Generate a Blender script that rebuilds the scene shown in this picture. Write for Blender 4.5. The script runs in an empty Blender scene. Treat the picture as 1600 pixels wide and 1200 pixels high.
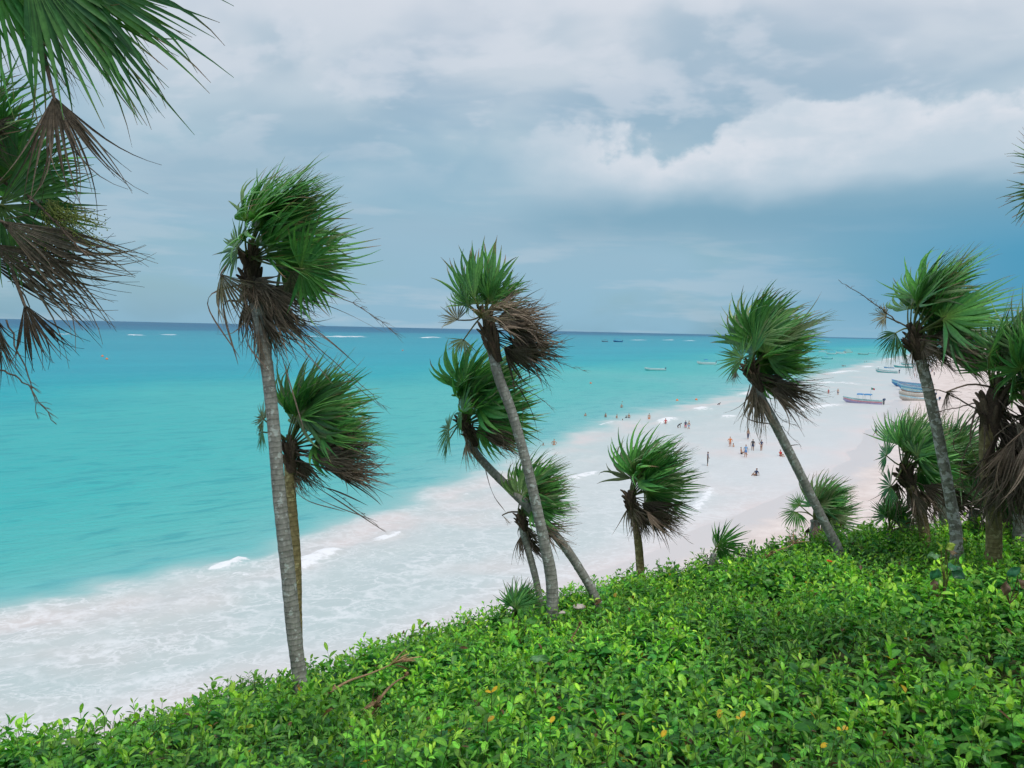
import bpy, bmesh, math, random
import numpy as np
from mathutils import Vector, Matrix

random.seed(7)
RNG = np.random.default_rng(7)
scene = bpy.context.scene
COL = scene.collection

# ------------------------------------------------------------------ camera
CAM_H = 15.0
FPX = 1244.0                      # focal length in pixels of a 1600 px wide frame
PITCH = math.radians(3.97)
ROLL = math.radians(1.27)
_F = Vector((0, math.cos(PITCH), -math.sin(PITCH)))
_U0 = Vector((0, math.sin(PITCH), math.cos(PITCH)))
_R = Vector((1, 0, 0)) * math.cos(ROLL) + _U0 * math.sin(ROLL)
_U = Vector((1, 0, 0)) * -math.sin(ROLL) + _U0 * math.cos(ROLL)
CAM = Vector((0, 0, CAM_H))
cd = bpy.data.cameras.new('camera')
cd.sensor_width = 36.0
cd.lens = FPX / 1600 * 36.0
cd.clip_start = 0.05
cd.clip_end = 60000
cam = bpy.data.objects.new('camera', cd)
COL.objects.link(cam)
cam.matrix_world = Matrix(((_R.x, _U.x, -_F.x, CAM.x), (_R.y, _U.y, -_F.y, CAM.y),
                           (_R.z, _U.z, -_F.z, CAM.z), (0, 0, 0, 1)))
scene.camera = cam


def P(px, py, depth):
    """point of the place that lies in that direction from the photographer, that many metres ahead"""
    return CAM + depth * (_F + (px - 800) / FPX * _R + (600 - py) / FPX * _U)


def G(px, py, z=0.0):
    """point of the level z below that direction"""
    d = _F + (px - 800) / FPX * _R + (600 - py) / FPX * _U
    k = (z - CAM_H) / d.z
    return CAM + k * d


# ------------------------------------------------------------------ colour management
scene.view_settings.view_transform = 'Standard'
scene.view_settings.look = 'None'
scene.view_settings.exposure = 0.0
scene.view_settings.gamma = 1.0
scene.cycles.use_denoising = True
scene.cycles.use_adaptive_sampling = True
scene.cycles.adaptive_threshold = 0.03
scene.cycles.max_bounces = 4
scene.cycles.diffuse_bounces = 3
scene.cycles.glossy_bounces = 2
scene.cycles.transmission_bounces = 3
scene.cycles.transparent_max_bounces = 4


# ------------------------------------------------------------------ node helper
class NT:
    def __init__(self, tree):
        self.t = tree
        tree.nodes.clear()

    def n(self, kind, **kw):
        nd = self.t.nodes.new(kind)
        for k, v in kw.items():
            if k.startswith('i_'):
                nd.inputs[int(k[2:])].default_value = v
            else:
                setattr(nd, k, v)
        return nd

    def link(self, a, b):
        self.t.links.new(a, b)

    def put(self, sock, v):
        if isinstance(v, bpy.types.NodeSocket):
            self.link(v, sock)
        elif v is not None:
            sock.default_value = v

    def math(self, op, a, b=None, c=None, clamp=False):
        nd = self.n('ShaderNodeMath', operation=op, use_clamp=clamp)
        for i, v in enumerate((a, b, c)):
            self.put(nd.inputs[i], v)
        return nd.outputs[0]

    def map(self, v, a, b, c=0.0, d=1.0, smooth=True):
        nd = self.n('ShaderNodeMapRange', interpolation_type='SMOOTHSTEP' if smooth else 'LINEAR')
        nd.clamp = True
        for i, x in enumerate((v, a, b, c, d)):
            self.put(nd.inputs[i], x)
        return nd.outputs[0]

    def mix(self, f, a, b, blend='MIX'):
        nd = self.n('ShaderNodeMix', data_type='RGBA', blend_type=blend)
        self.put(nd.inputs[0], f)
        self.put(nd.inputs[6], a if isinstance(a, bpy.types.NodeSocket) else (*a, 1))
        self.put(nd.inputs[7], b if isinstance(b, bpy.types.NodeSocket) else (*b, 1))
        return nd.outputs[2]

    def noise(self, vec, scale, detail=4, rough=0.5, dist=0.0, out=0, lac=2.0):
        nd = self.n('ShaderNodeTexNoise')
        self.put(nd.inputs['Vector'], vec)
        self.put(nd.inputs['Scale'], scale)
        nd.inputs['Detail'].default_value = detail
        nd.inputs['Roughness'].default_value = rough
        nd.inputs['Lacunarity'].default_value = lac
        nd.inputs['Distortion'].default_value = dist
        return nd.outputs[out]

    def mapping(self, vec, scale=(1, 1, 1), loc=(0, 0, 0), rot=(0, 0, 0)):
        nd = self.n('ShaderNodeMapping')
        self.link(vec, nd.inputs[0])
        nd.inputs['Scale'].default_value = scale
        nd.inputs['Location'].default_value = loc
        nd.inputs['Rotation'].default_value = rot
        return nd.outputs[0]

    def vadd(self, a, b):
        nd = self.n('ShaderNodeVectorMath', operation='ADD')
        self.put(nd.inputs[0], a)
        self.put(nd.inputs[1], b)
        return nd.outputs[0]

    def vscale(self, a, s):
        nd = self.n('ShaderNodeVectorMath', operation='SCALE')
        self.put(nd.inputs[0], a)
        self.put(nd.inputs['Scale'], s)
        return nd.outputs[0]

    def attr(self, name, out='Fac'):
        nd = self.n('ShaderNodeAttribute', attribute_name=name)
        return nd.outputs[out]

    def ramp(self, v, stops):
        nd = self.n('ShaderNodeValToRGB')
        self.put(nd.inputs[0], v)
        cr = nd.color_ramp
        while len(cr.elements) < len(stops):
            cr.elements.new(0.5)
        for e, (p, c) in zip(cr.elements, stops):
            e.position = p
            e.color = (*c, 1)
        return nd.outputs[0]


def srgb(r, g, b):
    f = lambda c: c / 12.92 if c <= 0.04045 else ((c + 0.055) / 1.055) ** 2.4
    return (f(r / 255), f(g / 255), f(b / 255))


# ------------------------------------------------------------------ sky and sun
SUN_EL = math.radians(58)
SUN_AZ = math.radians(150)           # from behind the photographer, a little to the right
world = bpy.data.worlds.new('World')
scene.world = world
world.use_nodes = True
world.cycles.sampling_method = 'NONE'
w = NT(world.node_tree)
tc = w.n('ShaderNodeTexCoord').outputs['Generated']
sep = w.n('ShaderNodeSeparateXYZ')
w.link(tc, sep.inputs[0])
dx, dy, dz = sep.outputs
el = w.math('MULTIPLY', w.math('ARCSINE', dz), 180 / math.pi)
az = w.math('MULTIPLY', w.math('ARCTAN2', dx, dy), 180 / math.pi)
sky = w.n('ShaderNodeTexSky', sky_type='NISHITA')
sky.sun_disc = False
sky.sun_elevation = SUN_EL
sky.sun_rotation = SUN_AZ
sky.air_density = 1.2
sky.dust_density = 1.5
sky.ozone_density = 2.0
clear = w.mix(1.0, sky.outputs[0], (0.085, 0.105, 0.11), 'MULTIPLY')
q = w.mapping(tc, scale=(1, 1, 2.4))
warp = w.noise(q, 2.2, 1, 0.5, out=1)
q2 = w.vadd(q, w.vscale(w.vadd(warp, (-0.5, -0.5, -0.5)), 0.22))
soft = w.noise(w.vadd(q2, (3.1, 1.7, 0.4)), 3.4, 4, 0.52)
fine = w.noise(w.vadd(q2, (1.3, 8.2, 2.0)), 9.0, 4, 0.55)
e01 = w.math('DIVIDE', el, 60.0, clamp=True)
veil = w.ramp(e01, [(0.0, srgb(142, 184, 207)), (0.04, srgb(147, 186, 207)), (0.13, srgb(155, 188, 207)),
                    (0.2, srgb(168, 195, 211)), (0.28, srgb(196, 209, 221)), (0.37, srgb(214, 220, 230)),
                    (1.0, srgb(226, 230, 236))])
# thin parts let the blue show
thin = w.map(soft, 0.36, 0.56, 1.0, 0.0)
thin = w.math('MULTIPLY', thin, w.map(el, 14, 26, 0.6, 0.2))
sky1 = w.mix(w.math('MULTIPLY', thin, 0.75), veil, w.mix(0.4, clear, srgb(108, 164, 190)))
# grey undersides of the high layer
shade = w.map(w.noise(w.vadd(q2, (7.3, 4.4, 1.0)), 4.6, 3, 0.5), 0.46, 0.64)
shade = w.math('MULTIPLY', shade, w.map(el, 3, 9, 0.1, 0.45))
sky2 = w.mix(shade, sky1, srgb(150, 180, 200))
mott = w.math('MULTIPLY', w.map(fine, 0.47, 0.62), w.map(el, 8, 16, 0.0, 0.45))
sky2 = w.mix(mott, sky2, srgb(216, 222, 232))
# pale streaks low over the sea
qs = w.mapping(tc, scale=(1, 1, 6.5))
streak = w.map(w.noise(w.vadd(qs, (2.2, 0.3, 0.8)), 5.5, 4, 0.55), 0.50, 0.66)
streak = w.math('MULTIPLY', streak, w.map(el, 12, 7, 0.0, 0.42))
sky3 = w.mix(streak, sky2, srgb(186, 203, 216))
# the cumulus bank: crisp heads, dissolving flat base
bank = w.math('SUBTRACT', 1.0, w.math('POWER', w.math('DIVIDE', w.math('SUBTRACT', az, 27), 30), 2))
bank = w.math('MAXIMUM', bank, -0.2)
heads = w.noise(w.vadd(w.mapping(tc, scale=(1, 1, 1.25)), (2.15, 0.6, 0.2)), 7.5, 6, 0.54)
topel = w.math('ADD', 10.6, w.math('MULTIPLY', w.math('SUBTRACT', heads, 0.40), 15))
topel = w.math('ADD', topel, w.math('MULTIPLY', bank, 3.0))
over = w.math('SUBTRACT', topel, el)
crisp = w.map(over, -0.15, 1.15)
base = w.map(w.math('ADD', el, w.math('MULTIPLY', w.math('SUBTRACT', soft, 0.5), 9)), 8.4, 11.8)
cum = w.math('MULTIPLY', w.math('MULTIPLY', crisp, base), w.map(bank, -0.05, 0.7, 0.0, 0.9))
ccol = w.mix(w.map(over, 0.0, 4.5), srgb(224, 228, 236), srgb(200, 213, 225))
ccol = w.mix(w.map(fine, 0.40, 0.62, 0.0, 0.45), ccol, srgb(180, 202, 217))
under = w.math('MULTIPLY', w.map(w.math('ABSOLUTE', w.math('SUBTRACT', el, 8.0)), 0.0, 3.0, 1.0, 0.0),
               w.map(w.math('MULTIPLY', w.math('ADD', bank, 0.45), soft), 0.25, 0.6, 0.0, 0.85))
sky4 = w.mix(under, sky3, srgb(126, 168, 191))
sky5 = w.mix(cum, sky4, ccol)
# open blue low beyond the bank
gap = w.math('MULTIPLY', w.map(az, 10, 36), w.map(w.math('ABSOLUTE', w.math('SUBTRACT', el, 4.2)), 0.8, 6.0, 0.97, 0.0))
gap = w.math('MULTIPLY', gap, w.map(az, 95, 60))
sky5 = w.mix(gap, sky5, srgb(74, 152, 187))
bg = w.n('ShaderNodeBackground')
w.link(sky5, bg.inputs[0])
bg.inputs[1].default_value = 1.0
wo = w.n('ShaderNodeOutputWorld')
w.link(bg.outputs[0], wo.inputs[0])

sd = bpy.data.lights.new('sun', 'SUN')
sd.energy = 1.9
sd.angle = math.radians(14)
sd.color = (1.0, 0.965, 0.91)
sun = bpy.data.objects.new('sun', sd)
COL.objects.link(sun)
_sv = Vector((math.sin(SUN_AZ) * math.cos(SUN_EL), math.cos(SUN_AZ) * math.cos(SUN_EL), math.sin(SUN_EL)))
sun.rotation_euler = _sv.to_track_quat('Z', 'Y').to_euler()
sun.location = (0, -5, 60)


# ------------------------------------------------------------------ mesh helpers
def mesh_np(name, V, F, colors=None, attrs=None, smooth=True, mats=(), mat_idx=None):
    """V (n,3); F list of (k,m) integer arrays of faces with m corners each"""
    me = bpy.data.meshes.new(name)
    V = np.asarray(V, dtype=np.float32)
    if not isinstance(F, (list, tuple)):
        F = [F]
    F = [np.asarray(f, dtype=np.int32) for f in F if len(f)]
    me.vertices.add(len(V))
    me.vertices.foreach_set('co', V.ravel())
    loops = np.concatenate([f.ravel() for f in F])
    tot = np.concatenate([np.full(len(f), f.shape[1], np.int32) for f in F])
    start = np.concatenate([[0], np.cumsum(tot)[:-1]]).astype(np.int32)
    me.loops.add(len(loops))
    me.loops.foreach_set('vertex_index', loops)
    me.polygons.add(len(tot))
    me.polygons.foreach_set('loop_start', start)
    me.polygons.foreach_set('loop_total', tot)
    if mat_idx is not None:
        me.polygons.foreach_set('material_index', np.asarray(mat_idx, np.int32))
    me.update(calc_edges=True)
    if smooth:
        me.polygons.foreach_set('use_smooth', np.ones(len(tot), bool))
    if colors is not None:
        a = me.attributes.new('tint', 'FLOAT_COLOR', 'POINT')
        c = np.ones((len(V), 4), np.float32)
        c[:, :3] = colors
        a.data.foreach_set('color', c.ravel())
    for k, v in (attrs or {}).items():
        a = me.attributes.new(k, 'FLOAT', 'POINT')
        a.data.foreach_set('value', np.asarray(v, np.float32))
    for m in mats:
        me.materials.append(m)
    return me


def link(name, me, parent=None, loc=None):
    o = bpy.data.objects.new(name, me)
    COL.objects.link(o)
    if loc is not None:
        o.location = loc
    if parent is not None:
        o.parent = parent
    return o


def tag(o, label=None, cat=None, group=None, kind=None):
    if label:
        o['label'] = label
    if cat:
        o['category'] = cat
    if group:
        o['group'] = group
    if kind:
        o['kind'] = kind
    return o


def unit(v):
    v = np.asarray(v, float)
    return v / (np.linalg.norm(v, axis=-1, keepdims=True) + 1e-12)


def spline(pts, n):
    """Catmull-Rom through pts, n samples"""
    p = np.asarray([list(x) for x in pts], float)
    if len(p) == 2:
        t = np.linspace(0, 1, n)[:, None]
        return p[0] * (1 - t) + p[1] * t
    e = np.vstack([2 * p[0] - p[1], p, 2 * p[-1] - p[-2]])
    m = len(p) - 1
    out = []
    for u in np.linspace(0, m, n):
        i = min(int(u), m - 1)
        t = u - i
        a, b, c, d = e[i], e[i + 1], e[i + 2], e[i + 3]
        out.append(0.5 * (2 * b + (c - a) * t + (2 * a - 5 * b + 4 * c - d) * t * t + (3 * b - a - 3 * c + d) * t ** 3))
    return np.array(out)


def tube(path, radii, sides, cap=True):
    """V, quads, tris-free tube along path; returns V (n*sides,3), F, along"""
    path = np.asarray(path, float)
    n = len(path)
    radii = np.broadcast_to(np.asarray(radii, float), (n,))
    tan = unit(np.gradient(path, axis=0))
    ref = np.array([0.0, 1.0, 0.0]) if abs(tan[0][1]) < 0.9 else np.array([1.0, 0, 0])
    V = []
    for i in range(n):
        s = unit(np.cross(tan[i], ref))
        ref = unit(np.cross(s, tan[i]))
        a = np.linspace(0, 2 * math.pi, sides, endpoint=False)[:, None]
        V.append(path[i] + radii[i] * (np.cos(a) * s + np.sin(a) * ref))
    V = np.vstack(V)
    i = np.arange(n - 1)[:, None] * sides
    j = np.arange(sides)[None, :]
    k = (j + 1) % sides
    F = np.stack([i + j, i + k, i + sides + k, i + sides + j], -1).reshape(-1, 4)
    seg = np.linalg.norm(np.diff(path, axis=0), axis=1)
    along = np.repeat(np.concatenate([[0], np.cumsum(seg)]), sides)
    return V, F, along


class Acc:
    """collects V / quads / colours into one mesh"""
    def __init__(self):
        self.V, self.F4, self.F3, self.C, self.M4, self.M3 = [], [], [], [], [], []
        self.n = 0

    def add(self, V, F, C=None, m=0):
        V = np.asarray(V, float)
        F = np.asarray(F, int)
        if F.shape[1] == 4:
            self.F4.append(F + self.n)
            self.M4.append(np.full(len(F), m))
        else:
            self.F3.append(F + self.n)
            self.M3.append(np.full(len(F), m))
        self.V.append(V)
        self.C.append(np.broadcast_to(np.asarray(C if C is not None else (1, 1, 1), float), (len(V), 3)))
        self.n += len(V)

    def box(self, lo, hi, C=None, m=0):
        x0, y0, z0 = lo
        x1, y1, z1 = hi
        V = [(x0, y0, z0), (x1, y0, z0), (x1, y1, z0), (x0, y1, z0), (x0, y0, z1), (x1, y0, z1), (x1, y1, z1), (x0, y1, z1)]
        self.add(V, [(0, 3, 2, 1), (4, 5, 6, 7), (0, 1, 5, 4), (1, 2, 6, 5), (2, 3, 7, 6), (3, 0, 4, 7)], C, m)

    def mesh(self, name, mats, smooth=True):
        F, M = [], []
        if self.F4:
            F.append(np.vstack(self.F4))
            M.append(np.concatenate(self.M4))
        if self.F3:
            F.append(np.vstack(self.F3))
            M.append(np.concatenate(self.M3))
        return mesh_np(name, np.vstack(self.V), F, np.vstack(self.C), None, smooth, mats, np.concatenate(M))


# ------------------------------------------------------------------ materials
def mat(name):
    m = bpy.data.materials.new(name)
    m.use_nodes = True
    return m, NT(m.node_tree)


def leaf_material(name, rough=0.4, trans=0.35, spec=0.45, vary=0.25, bump=0.0, scale=40):
    m, t = mat(name)
    c = t.attr('tint', 'Color')
    geo = t.n('ShaderNodeNewGeometry')
    nz = t.noise(geo.outputs['Position'], scale, 3, 0.6)
    c2 = t.mix(vary, c, t.mix(t.map(nz, 0.3, 0.7), (0.35, 0.38, 0.3), (1.7, 1.55, 1.4)), 'MULTIPLY')
    p = t.n('ShaderNodeBsdfPrincipled')
    t.link(c2, p.inputs['Base Color'])
    p.inputs['Roughness'].default_value = rough
    p.inputs['Specular IOR Level'].default_value = spec
    tr = t.n('ShaderNodeBsdfTranslucent')
    t.link(t.mix(1.0, c2, (1.15, 1.25, 0.75), 'MULTIPLY'), tr.inputs[0])
    mx = t.n('ShaderNodeMixShader')
    mx.inputs[0].default_value = trans
    t.link(p.outputs[0], mx.inputs[1])
    t.link(tr.outputs[0], mx.inputs[2])
    o = t.n('ShaderNodeOutputMaterial')
    t.link(mx.outputs[0], o.inputs[0])
    return m


M_FROND = leaf_material('palm_leaf', 0.38, 0.30, 0.5, 0.30, scale=30)
M_DEAD = leaf_material('dead_palm_leaf', 0.85, 0.12, 0.15, 0.45, scale=45)
M_SHRUB = leaf_material('shrub_leaf', 0.42, 0.36, 0.42, 0.35, scale=60)


def trunk_material(name, ca, cb, lichen, lich_amt):
    m, t = mat(name)
    geo = t.n('ShaderNodeNewGeometry').outputs['Position']
    al = t.attr('along')
    n1 = t.noise(geo, 9, 6, 0.6)
    n2 = t.noise(t.mapping(geo, scale=(1, 1, 0.45)), 26, 4, 0.6)
    c = t.mix(t.map(n1, 0.3, 0.7), ca, cb)
    c = t.mix(t.map(n2, 0.35, 0.7, 0.0, 0.55), c, (ca[0] * 0.45, ca[1] * 0.45, ca[2] * 0.45))
    li = t.map(t.noise(t.vadd(geo, (4.0, 1.0, 2.0)), 13, 3, 0.55), 0.62 - lich_amt, 0.66 - lich_amt, 0, 0.8)
    c = t.mix(li, c, lichen)
    ph = t.math('ADD', t.math('MULTIPLY', al, 2 * math.pi / 0.062), t.math('MULTIPLY', n1, 7.0))
    ring = t.math('POWER', t.math('ADD', t.math('MULTIPLY', t.math('SINE', ph), 0.5), 0.5), 4.0)
    c = t.mix(t.math('MULTIPLY', ring, 0.16), c, (0.05, 0.045, 0.035))
    p = t.n('ShaderNodeBsdfPrincipled')
    t.link(c, p.inputs['Base Color'])
    p.inputs['Roughness'].default_value = 0.9
    p.inputs['Specular IOR Level'].default_value = 0.2
    b = t.n('ShaderNodeBump')
    b.inputs['Strength'].default_value = 0.6
    b.inputs['Distance'].default_value = 0.008
    t.link(t.math('SUBTRACT', n2, t.math('MULTIPLY', ring, 0.7)), b.inputs['Height'])
    t.link(b.outputs[0], p.inputs['Normal'])
    o = t.n('ShaderNodeOutputMaterial')
    t.link(p.outputs[0], o.inputs[0])
    return m


M_TRUNK = trunk_material('palm_trunk', (0.215, 0.215, 0.19), (0.30, 0.305, 0.275), (0.40, 0.45, 0.42), 0.03)
M_TRUNK_PALE = trunk_material('palm_trunk_lichen', (0.20, 0.19, 0.15), (0.34, 0.33, 0.28), (0.55, 0.55, 0.52), 0.10)
M_TRUNK_OLIVE = trunk_material('palm_trunk_olive', (0.17, 0.14, 0.06), (0.26, 0.22, 0.11), (0.34, 0.31, 0.16), 0.04)


def plain(name, col, rough=0.5, spec=0.5, vary=0.15, scale=8.0, metal=0.0):
    m, t = mat(name)
    geo = t.n('ShaderNodeTexCoord').outputs['Object']
    nz = t.noise(geo, scale, 5, 0.6)
    c = t.mix(t.map(nz, 0.35, 0.7, 0, 1), tuple(x * (1 - vary) for x in col), tuple(min(1, x * (1 + vary)) for x in col))
    p = t.n('ShaderNodeBsdfPrincipled')
    t.link(c, p.inputs['Base Color'])
    p.inputs['Roughness'].default_value = rough
    p.inputs['Specular IOR Level'].default_value = spec
    p.inputs['Metallic'].default_value = metal
    o = t.n('ShaderNodeOutputMaterial')
    t.link(p.outputs[0], o.inputs[0])
    return m


_pm = {}


def paint(col, rough=0.5, vary=0.12):
    k = (tuple(round(x, 3) for x in col), rough)
    if k not in _pm:
        _pm[k] = plain('paint', col, rough, 0.4, vary, 3.0)
    return _pm[k]


# ------------------------------------------------------------------ the coast: two lines on the ground
W_PX = [(0, 1240), (400, 1130), (700, 1025), (940, 905), (1040, 838), (1130, 800), (1230, 780), (1320, 740), (1348, 690),
        (1385, 640), (1412, 612), (1428, 590), (1440, 572), (1468, 556), (1500, 545), (1560, 537)]
S_PX = [(-40, 1012), (0, 998), (150, 945), (300, 905), (440, 880), (530, 842), (600, 802), (690, 752), (780, 722), (870, 690), (930, 668),
        (1010, 645), (1100, 628), (1200, 605), (1290, 583), (1350, 569), (1410, 556), (1460, 547), (1510, 540), (1570, 535)]


def line_on_ground(px, head, tail):
    pts = [np.array(G(*p))[:2] for p in px]
    pts = [np.array(h, float) for h in head] + pts + [np.array(t, float) for t in tail]
    return np.array(pts)


LW = line_on_ground(W_PX, [(-160, -60), (-40, 12)], [(6000, 4200)])
LS = line_on_ground(S_PX, [(-190, -40), (-60, 25)], [(6000, 4500)])


def smooth_line(L, n=400):
    s = np.concatenate([[0], np.cumsum(np.linalg.norm(np.diff(L, axis=0), axis=1) ** 0.6)])
    u = np.linspace(0, s[-1], n)
    out = np.stack([np.interp(u, s, L[:, k]) for k in (0, 1)], 1)
    for _ in range(4):
        out[1:-1] = 0.25 * out[:-2] + 0.5 * out[1:-1] + 0.25 * out[2:]
    return out


LW = smooth_line(LW, 110)
LS = smooth_line(LS, 110)


def signed(xy, L):
    """distance to polyline L, positive on the left-hand (sea) side of its direction"""
    best = np.full(len(xy), 1e18)
    sgn = np.ones(len(xy))
    for a, b in zip(L[:-1], L[1:]):
        d = b - a
        l2 = d @ d + 1e-12
        r = xy - a
        t = np.clip(r @ d / l2, 0, 1)
        q_ = r - t[:, None] * d
        dd = (q_ ** 2).sum(1)
        m = dd < best
        best[m] = dd[m]
        sgn[m] = np.sign(d[0] * r[m, 1] - d[1] * r[m, 0])
    return np.sqrt(best) * np.where(sgn == 0, 1, sgn)


def vnoise(x, y, seed=0):
    """smooth value noise"""
    xi, yi = np.floor(x).astype(int), np.floor(y).astype(int)
    fx, fy = x - xi, y - yi
    fx, fy = fx * fx * (3 - 2 * fx), fy * fy * (3 - 2 * fy)

    def h(a, b):
        n = (a * 374761393 + b * 668265263 + seed * 974711) & 0x7fffffff
        n = ((n ^ (n >> 13)) * 1274126177) & 0x7fffffff
        return ((n ^ (n >> 16)) & 0xffff) / 65535.0
    return (h(xi, yi) * (1 - fx) + h(xi + 1, yi) * fx) * (1 - fy) + (h(xi, yi + 1) * (1 - fx) + h(xi + 1, yi + 1) * fx) * fy


def fbm(x, y, seed=0, o=4):
    s, a, t = 0, 1, 0
    for i in range(o):
        s = s + a * vnoise(x * 2 ** i, y * 2 ** i, seed + i)
        t += a
        a *= 0.5
    return s / t


def fan_grid(nu, nv, y0, y1, half):
    v = np.linspace(0, 1, nv)
    y = y0 + (y1 - y0) * (np.expm1(v * 6.5) / np.expm1(6.5))
    u = np.linspace(-1, 1, nu)
    Y = np.repeat(y, nu)
    X = np.tile(u, nv) * (half + 1.25 * np.maximum(Y, 0))
    i = np.arange(nv - 1)[:, None] * nu
    j = np.arange(nu - 1)[None, :]
    F = np.stack([i + j, i + j + 1, i + nu + j + 1, i + nu + j], -1).reshape(-1, 4)
    return X, Y, F


# breakers: (pixels along the crest, height, width, foam)
BREAKERS = [
    ([(455, 893), (480, 880), (505, 870), (524, 862)], 0.42, 0.9, 1.0),
    ([(335, 890), (362, 884), (382, 874)], 0.3, 0.55, 0.95),
    ([(585, 846), (610, 838), (628, 832)], 0.25, 0.5, 0.85),
    ([(300, 902), (350, 899), (450, 893)], 0.12, 0.35, 0.6),
    ([(0, 1003), (80, 975), (150, 952), (210, 934)], 0.1, 0.35, 0.55),
    ([(885, 752), (912, 744), (935, 740)], 0.25, 0.9, 0.8),
    ([(640, 815), (670, 806), (720, 798)], 0.1, 0.4, 0.4),
    ([(1070, 812), (1095, 786), (1108, 770), (1112, 762)], 0.1, 0.7, 0.7),
    ([(1030, 664), (1042, 657), (1056, 655)], 0.45, 1.3, 0.95),
    ([(1085, 642), (1098, 639), (1108, 640)], 0.45, 1.5, 0.9),
    ([(1125, 654), (1140, 651), (1150, 652)], 0.3, 1.2, 0.8),
    ([(930, 668), (960, 660), (1000, 662)], 0.2, 0.8, 0.6),
    ([(1235, 644), (1262, 640), (1290, 635), (1316, 632)], 0.35, 1.3, 0.9),
    ([(1180, 668), (1210, 664), (1240, 664)], 0.25, 1.0, 0.7),
    ([(1270, 602), (1300, 598), (1340, 601)], 0.45, 2.2, 0.9),
    ([(1290, 586), (1320, 581), (1340, 581)], 0.45, 2.2, 0.85),
    ([(1346, 575), (1362, 573), (1380, 574)], 0.5, 2.6, 0.95),
    ([(1150, 620), (1180, 612), (1215, 606)], 0.3, 1.6, 0.7),
    ([(1380, 563), (1400, 560)], 0.5, 2.5, 0.8),
    ([(560, 858), (570, 850)], 0.15, 0.4, 0.5),
    ([(700, 778), (740, 770)], 0.15, 0.5, 0.45),
    ([(850, 712), (880, 705)], 0.15, 0.6, 0.5),
    ([(1120, 700), (1160, 692), (1190, 694)], 0.12, 0.6, 0.5),
    # the reef far out
    ([(458, 525), (500, 527), (545, 527), (588, 527)], 1.6, 7.0, 1.0),
    ([(200, 524), (222, 525)], 1.2, 6.0, 0.9), ([(255, 524), (274, 524)], 1.2, 6.0, 0.9),
    ([(655, 529), (672, 528), (690, 528)], 1.4, 6.0, 0.95),
    ([(985, 532), (1010, 532)], 1.4, 5.5, 0.9), ([(1036, 532), (1054, 532)], 1.6, 6.0, 1.0), ([(1066, 533), (1090, 533)], 1.4, 5.0, 0.9),
    ([(90, 523), (110, 523)], 1.2, 6.0, 0.8), ([(800, 530), (815, 530)], 1.2, 5.0, 0.8), ([(1286, 535), (1300, 535)], 1.2, 5.0, 0.9),
]

# water ------------------------------------------------------------
X, Y, F = fan_grid(520, 540, 4.0, 9000.0, 45.0)
XY = np.stack([X, Y], 1)
near = Y < 1500
wob = (fbm(X / 6, Y / 6, 3) - 0.5) * np.clip(Y / 25, 1, 9)
sw = signed(XY, LW) + wob * 0.8
ss = signed(XY, LS) + wob * 1.5 + (fbm(X / 5, Y / 5, 19) - 0.5) * 3.0 + (fbm(X / 1.7, Y / 1.7, 9) - 0.5) * 1.2
Z = np.zeros(len(X))
foam = np.zeros(len(X))
far_fade = np.clip(1.2 - Y / 900, 0, 1)
lam = 5.5
ph = ss / lam * 2 * math.pi + 5 * fbm(X / 14, Y / 14, 21)
Z += 0.10 * np.sin(ph) * np.clip(sw / 12, 0, 1) * far_fade * fbm(X / 9, Y / 9, 5)
Z += 0.10 * (fbm(X / 1.6, Y / 1.1, 31) - 0.5) * np.clip(sw / 8, 0.1, 1) * np.clip(1.2 - Y / 160, 0, 1)
for px, hgt, wid, fm in BREAKERS:
    L = np.array([np.array(G(*p))[:2] for p in px])
    L = spline(np.c_[L, np.zeros(len(L))], 10)[:, :2]
    lo, hi = L.min(0) - 8 * wid - 2, L.max(0) + 8 * wid + 2
    m = (X > lo[0]) & (X < hi[0]) & (Y > lo[1]) & (Y < hi[1])
    if not m.any():
        continue
    d = signed(XY[m], L)
    cc = L.mean(0)
    ext = np.linalg.norm(L[-1] - L[0]) / 2 + wid
    endf = np.clip(1.3 - (np.linalg.norm(XY[m] - cc, axis=1) / ext) ** 2 * 1.1, 0, 1)
    g = np.where(d < 0, np.exp(-(d / (wid * 0.45)) ** 2), np.exp(-(d / (wid * 1.3)) ** 2)) * endf
    Z[m] += hgt * g * (0.7 + 0.6 * fbm(X[m] / (wid * 0.6), Y[m] / (wid * 0.6), 77))
    tail = np.where(d < 0, np.exp(-(d / (wid * 0.7)) ** 2), np.exp(-(d / (wid * 0.9)) ** 2)) * endf
    foam[m] = np.maximum(foam[m], np.clip(fm * tail * 1.25, 0, 1))
# water colour by its depth over the white sand
stops = [(-60, srgb(218, 217, 219)), (-12, srgb(214, 216, 218)), (-4, srgb(202, 210, 211)), (-1.0, srgb(188, 206, 207)), (0.4, srgb(162, 200, 201)), (2, srgb(116, 190, 192)),
         (6, srgb(94, 188, 187)), (14, srgb(76, 184, 185)), (40, srgb(42, 172, 183)), (95, srgb(46, 168, 184)), (220, srgb(50, 162, 181)),
         (520, srgb(52, 156, 176)), (900, srgb(50, 146, 170)), (1150, srgb(26, 120, 152)), (2200, srgb(8, 106, 142)), (9000, srgb(4, 104, 140))]
stops = [(q_, tuple(max(0.004, (v_ - 0.014) / 1.10) for v_ in c_)) for q_, c_ in stops]
sx = np.array([s[0] for s in stops], float)
scale_ = np.clip(Y / 40, 1, 5)
off = np.where(ss < 60, ss / scale_, ss / scale_ + (ss - 60) * (1 - 1 / scale_) * np.clip((ss - 60) / 120, 0, 1))
off = np.where(off < 3, np.sign(off) * np.abs(off / 3) ** np.where(off > 0, 0.7, 1.0) * 3, off)
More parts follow.
